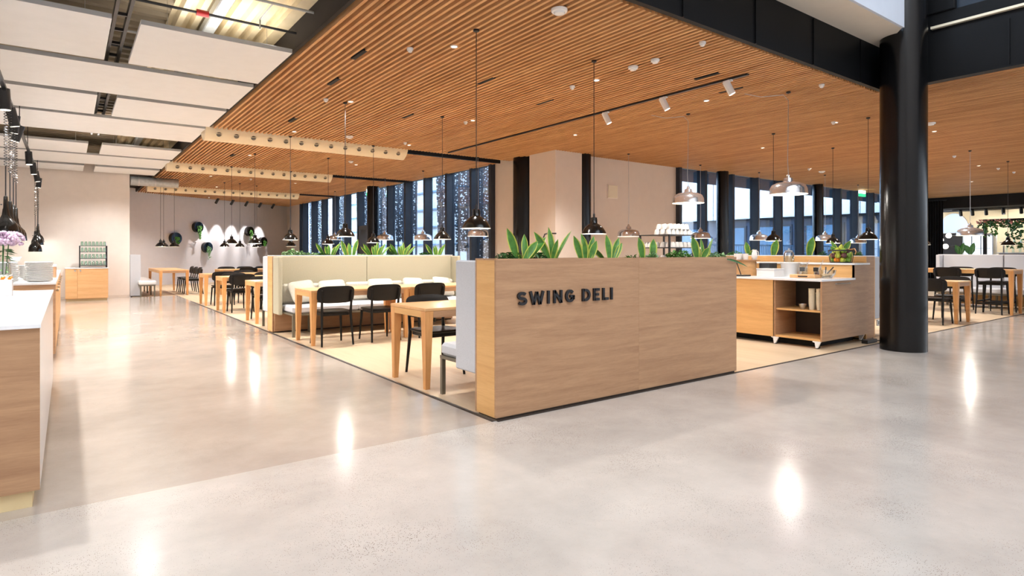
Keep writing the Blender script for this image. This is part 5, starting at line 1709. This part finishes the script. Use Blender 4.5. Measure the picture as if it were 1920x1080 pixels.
part('cabinet_body', box(29.25, 29.7, 7.75, 8.75, 0.0, 2.0), 'ceramic', t)
part('lit_back', box(29.23, 29.249, 7.8, 8.7, 0.15, 1.9), 'fridge_lit', t)
for (a, b) in ((7.80, 8.09), (8.11, 8.39), (8.41, 8.70)):
    dr = part('door', box(29.05, 29.07, a, b, 0.15, 1.9), 'clear', t)
    part('door_frame', box(29.04, 29.075, b - 0.01, b + 0.02, 0.15, 1.9), 'steel', dr)
    for z in (0.6, 1.0, 1.4):
        part('shelf', box(29.08, 29.22, a, b, z, z + 0.015), 'steel', t)
part('plinth', box(29.1, 29.25, 7.75, 8.75, 0, 0.14), 'dark_wall', t)
# garland frame
t = thing('garland_frame', 'black open frame with hanging greenery at the right edge', 'frame', (27, 6.3, 0))
part('post', box(26.95, 27.05, 7.35, 7.45, 0, 2.45), 'black', t)
part('post', box(26.95, 27.05, 4.9, 5.0, 0, 2.45), 'black', t)
part('top_rail', box(26.95, 27.05, 4.9, 7.45, 2.37, 2.45), 'black', t)
for (a, b, n, dz, mt, nm) in ((5.0, 7.6, 260, 0.22, 'leaf_dark', 'garland'), (6.3, 6.75, 120, 0.95, 'leaf_dark', 'hanging_vine'), (7.0, 7.4, 60, 0.55, 'leaf', 'hanging_vine'), (6.0, 7.6, 60, 0.15, 'flower', 'flower_garland')):
    q = MB()
    for i in range(n):
        y, z = R.uniform(a, b), 2.36 - dz * R.random() ** 1.3 + (0.06 if mt == 'flower' else 0)
        x = 26.9 + R.uniform(-0.12, 0.12)
        u = R.uniform(0, 6.28)
        l = 0.06
        q.add([(x, y - l * cos(u), z - l * sin(u)), (x + 0.02, y + l * 0.5 * sin(u), z - l * 0.5 * cos(u)), (x, y + l * cos(u), z + l * sin(u)), (x + 0.02, y - l * 0.5 * sin(u), z + l * 0.5 * cos(u))], [(0, 1, 2, 3)])
    part(nm, q, mt, t, kind='stuff')
t = thing('back_bar', 'pale back bar shelf with glassware under the garland frame', 'shelf unit', (28.3, 6.2, 0))
part('unit_body', box(28.2, 28.7, 4.6, 7.3, 0, 1.2), 'dark_wall', t)
part('shelf_top', box(28.15, 28.72, 4.55, 7.35, 1.2, 1.24), 'white', t)
part('shelf_board', box(28.3, 28.6, 4.6, 7.3, 1.6, 1.63), 'steel', t)
for yy in (4.65, 5.9, 7.2):
    part('support', box(28.42, 28.46, yy, yy + 0.04, 1.24, 1.6), 'steel', t)
bt = MB().lathe([(0.001, 0.0), (0.035, 0.0), (0.036, 0.16), (0.014, 0.21), (0.013, 0.27), (0.001, 0.27)], 12).mesh('bottle', 'green_glass', smooth=50)
for i in range(12):
    single('bottle', bt, None, f'bottle on the back bar top, {ORD[i]} from the left', 'bottle', 'bottles on the back bar', loc=(28.3, 7.1 - i * 0.2, 1.2405))
for i in range(12):
    single('drinking_glass', gm, None, f'glass on the raised back bar shelf, {ORD[i]} from the left', 'glass', 'glasses on the back bar', loc=(28.45, 7.1 - i * 0.2, 1.6305))
tr_ = thing('spotlight_track', 'black track with spots under the dark far ceiling', 'light track', (29.5, 8, 2.97))
part('rail', box(29.48, 29.52, 5.5, 9.2, 2.97, 2.998), 'black', tr_)
for k, y in enumerate((8.9, 8.5, 8.05, 7.5, 6.95)):
    spot('spotlight', f'black spotlight under the dark far ceiling, {ORD[k]} from the left', 29.5, y, 2.97, 'black', (0.6, 0.1, -1), 0.06, 0.26, 'black far spotlights')
lamp('far_spot', 'SPOT', (29.3, 7.4, 2.7), 75, WARM, aim=(31, 7.4, 1.7), size=0.05, angle=110)
lamp('far_spot', 'SPOT', (29.3, 9.2, 2.7), 45, WARM, aim=(31, 9.4, 2.4), size=0.05, angle=110)

# exit signs
for k, (x0, y0, x1, y1, z0, z1, w) in enumerate(((8.27, 19.2, 8.33, 19.62, 3.20, 3.44, 'before the left window wall'), (22.15, 9.6, 22.55, 9.66, 3.2, 3.43, 'before the right window wall'))):
    t = thing('exit_sign', f'small lit white and green hanging sign {w}', 'sign', ((x0 + x1) / 2, (y0 + y1) / 2, z0))
    part('lit_face', box(x0, x1, y0, y1, z0 + 0.10, z1 - 0.02), 'exit_lit', t)
    part('green_band', box(x0 - 0.004, x1 + 0.004, y0 - 0.004, y1 + 0.004, z0, z0 + 0.099), 'exit_green', t)
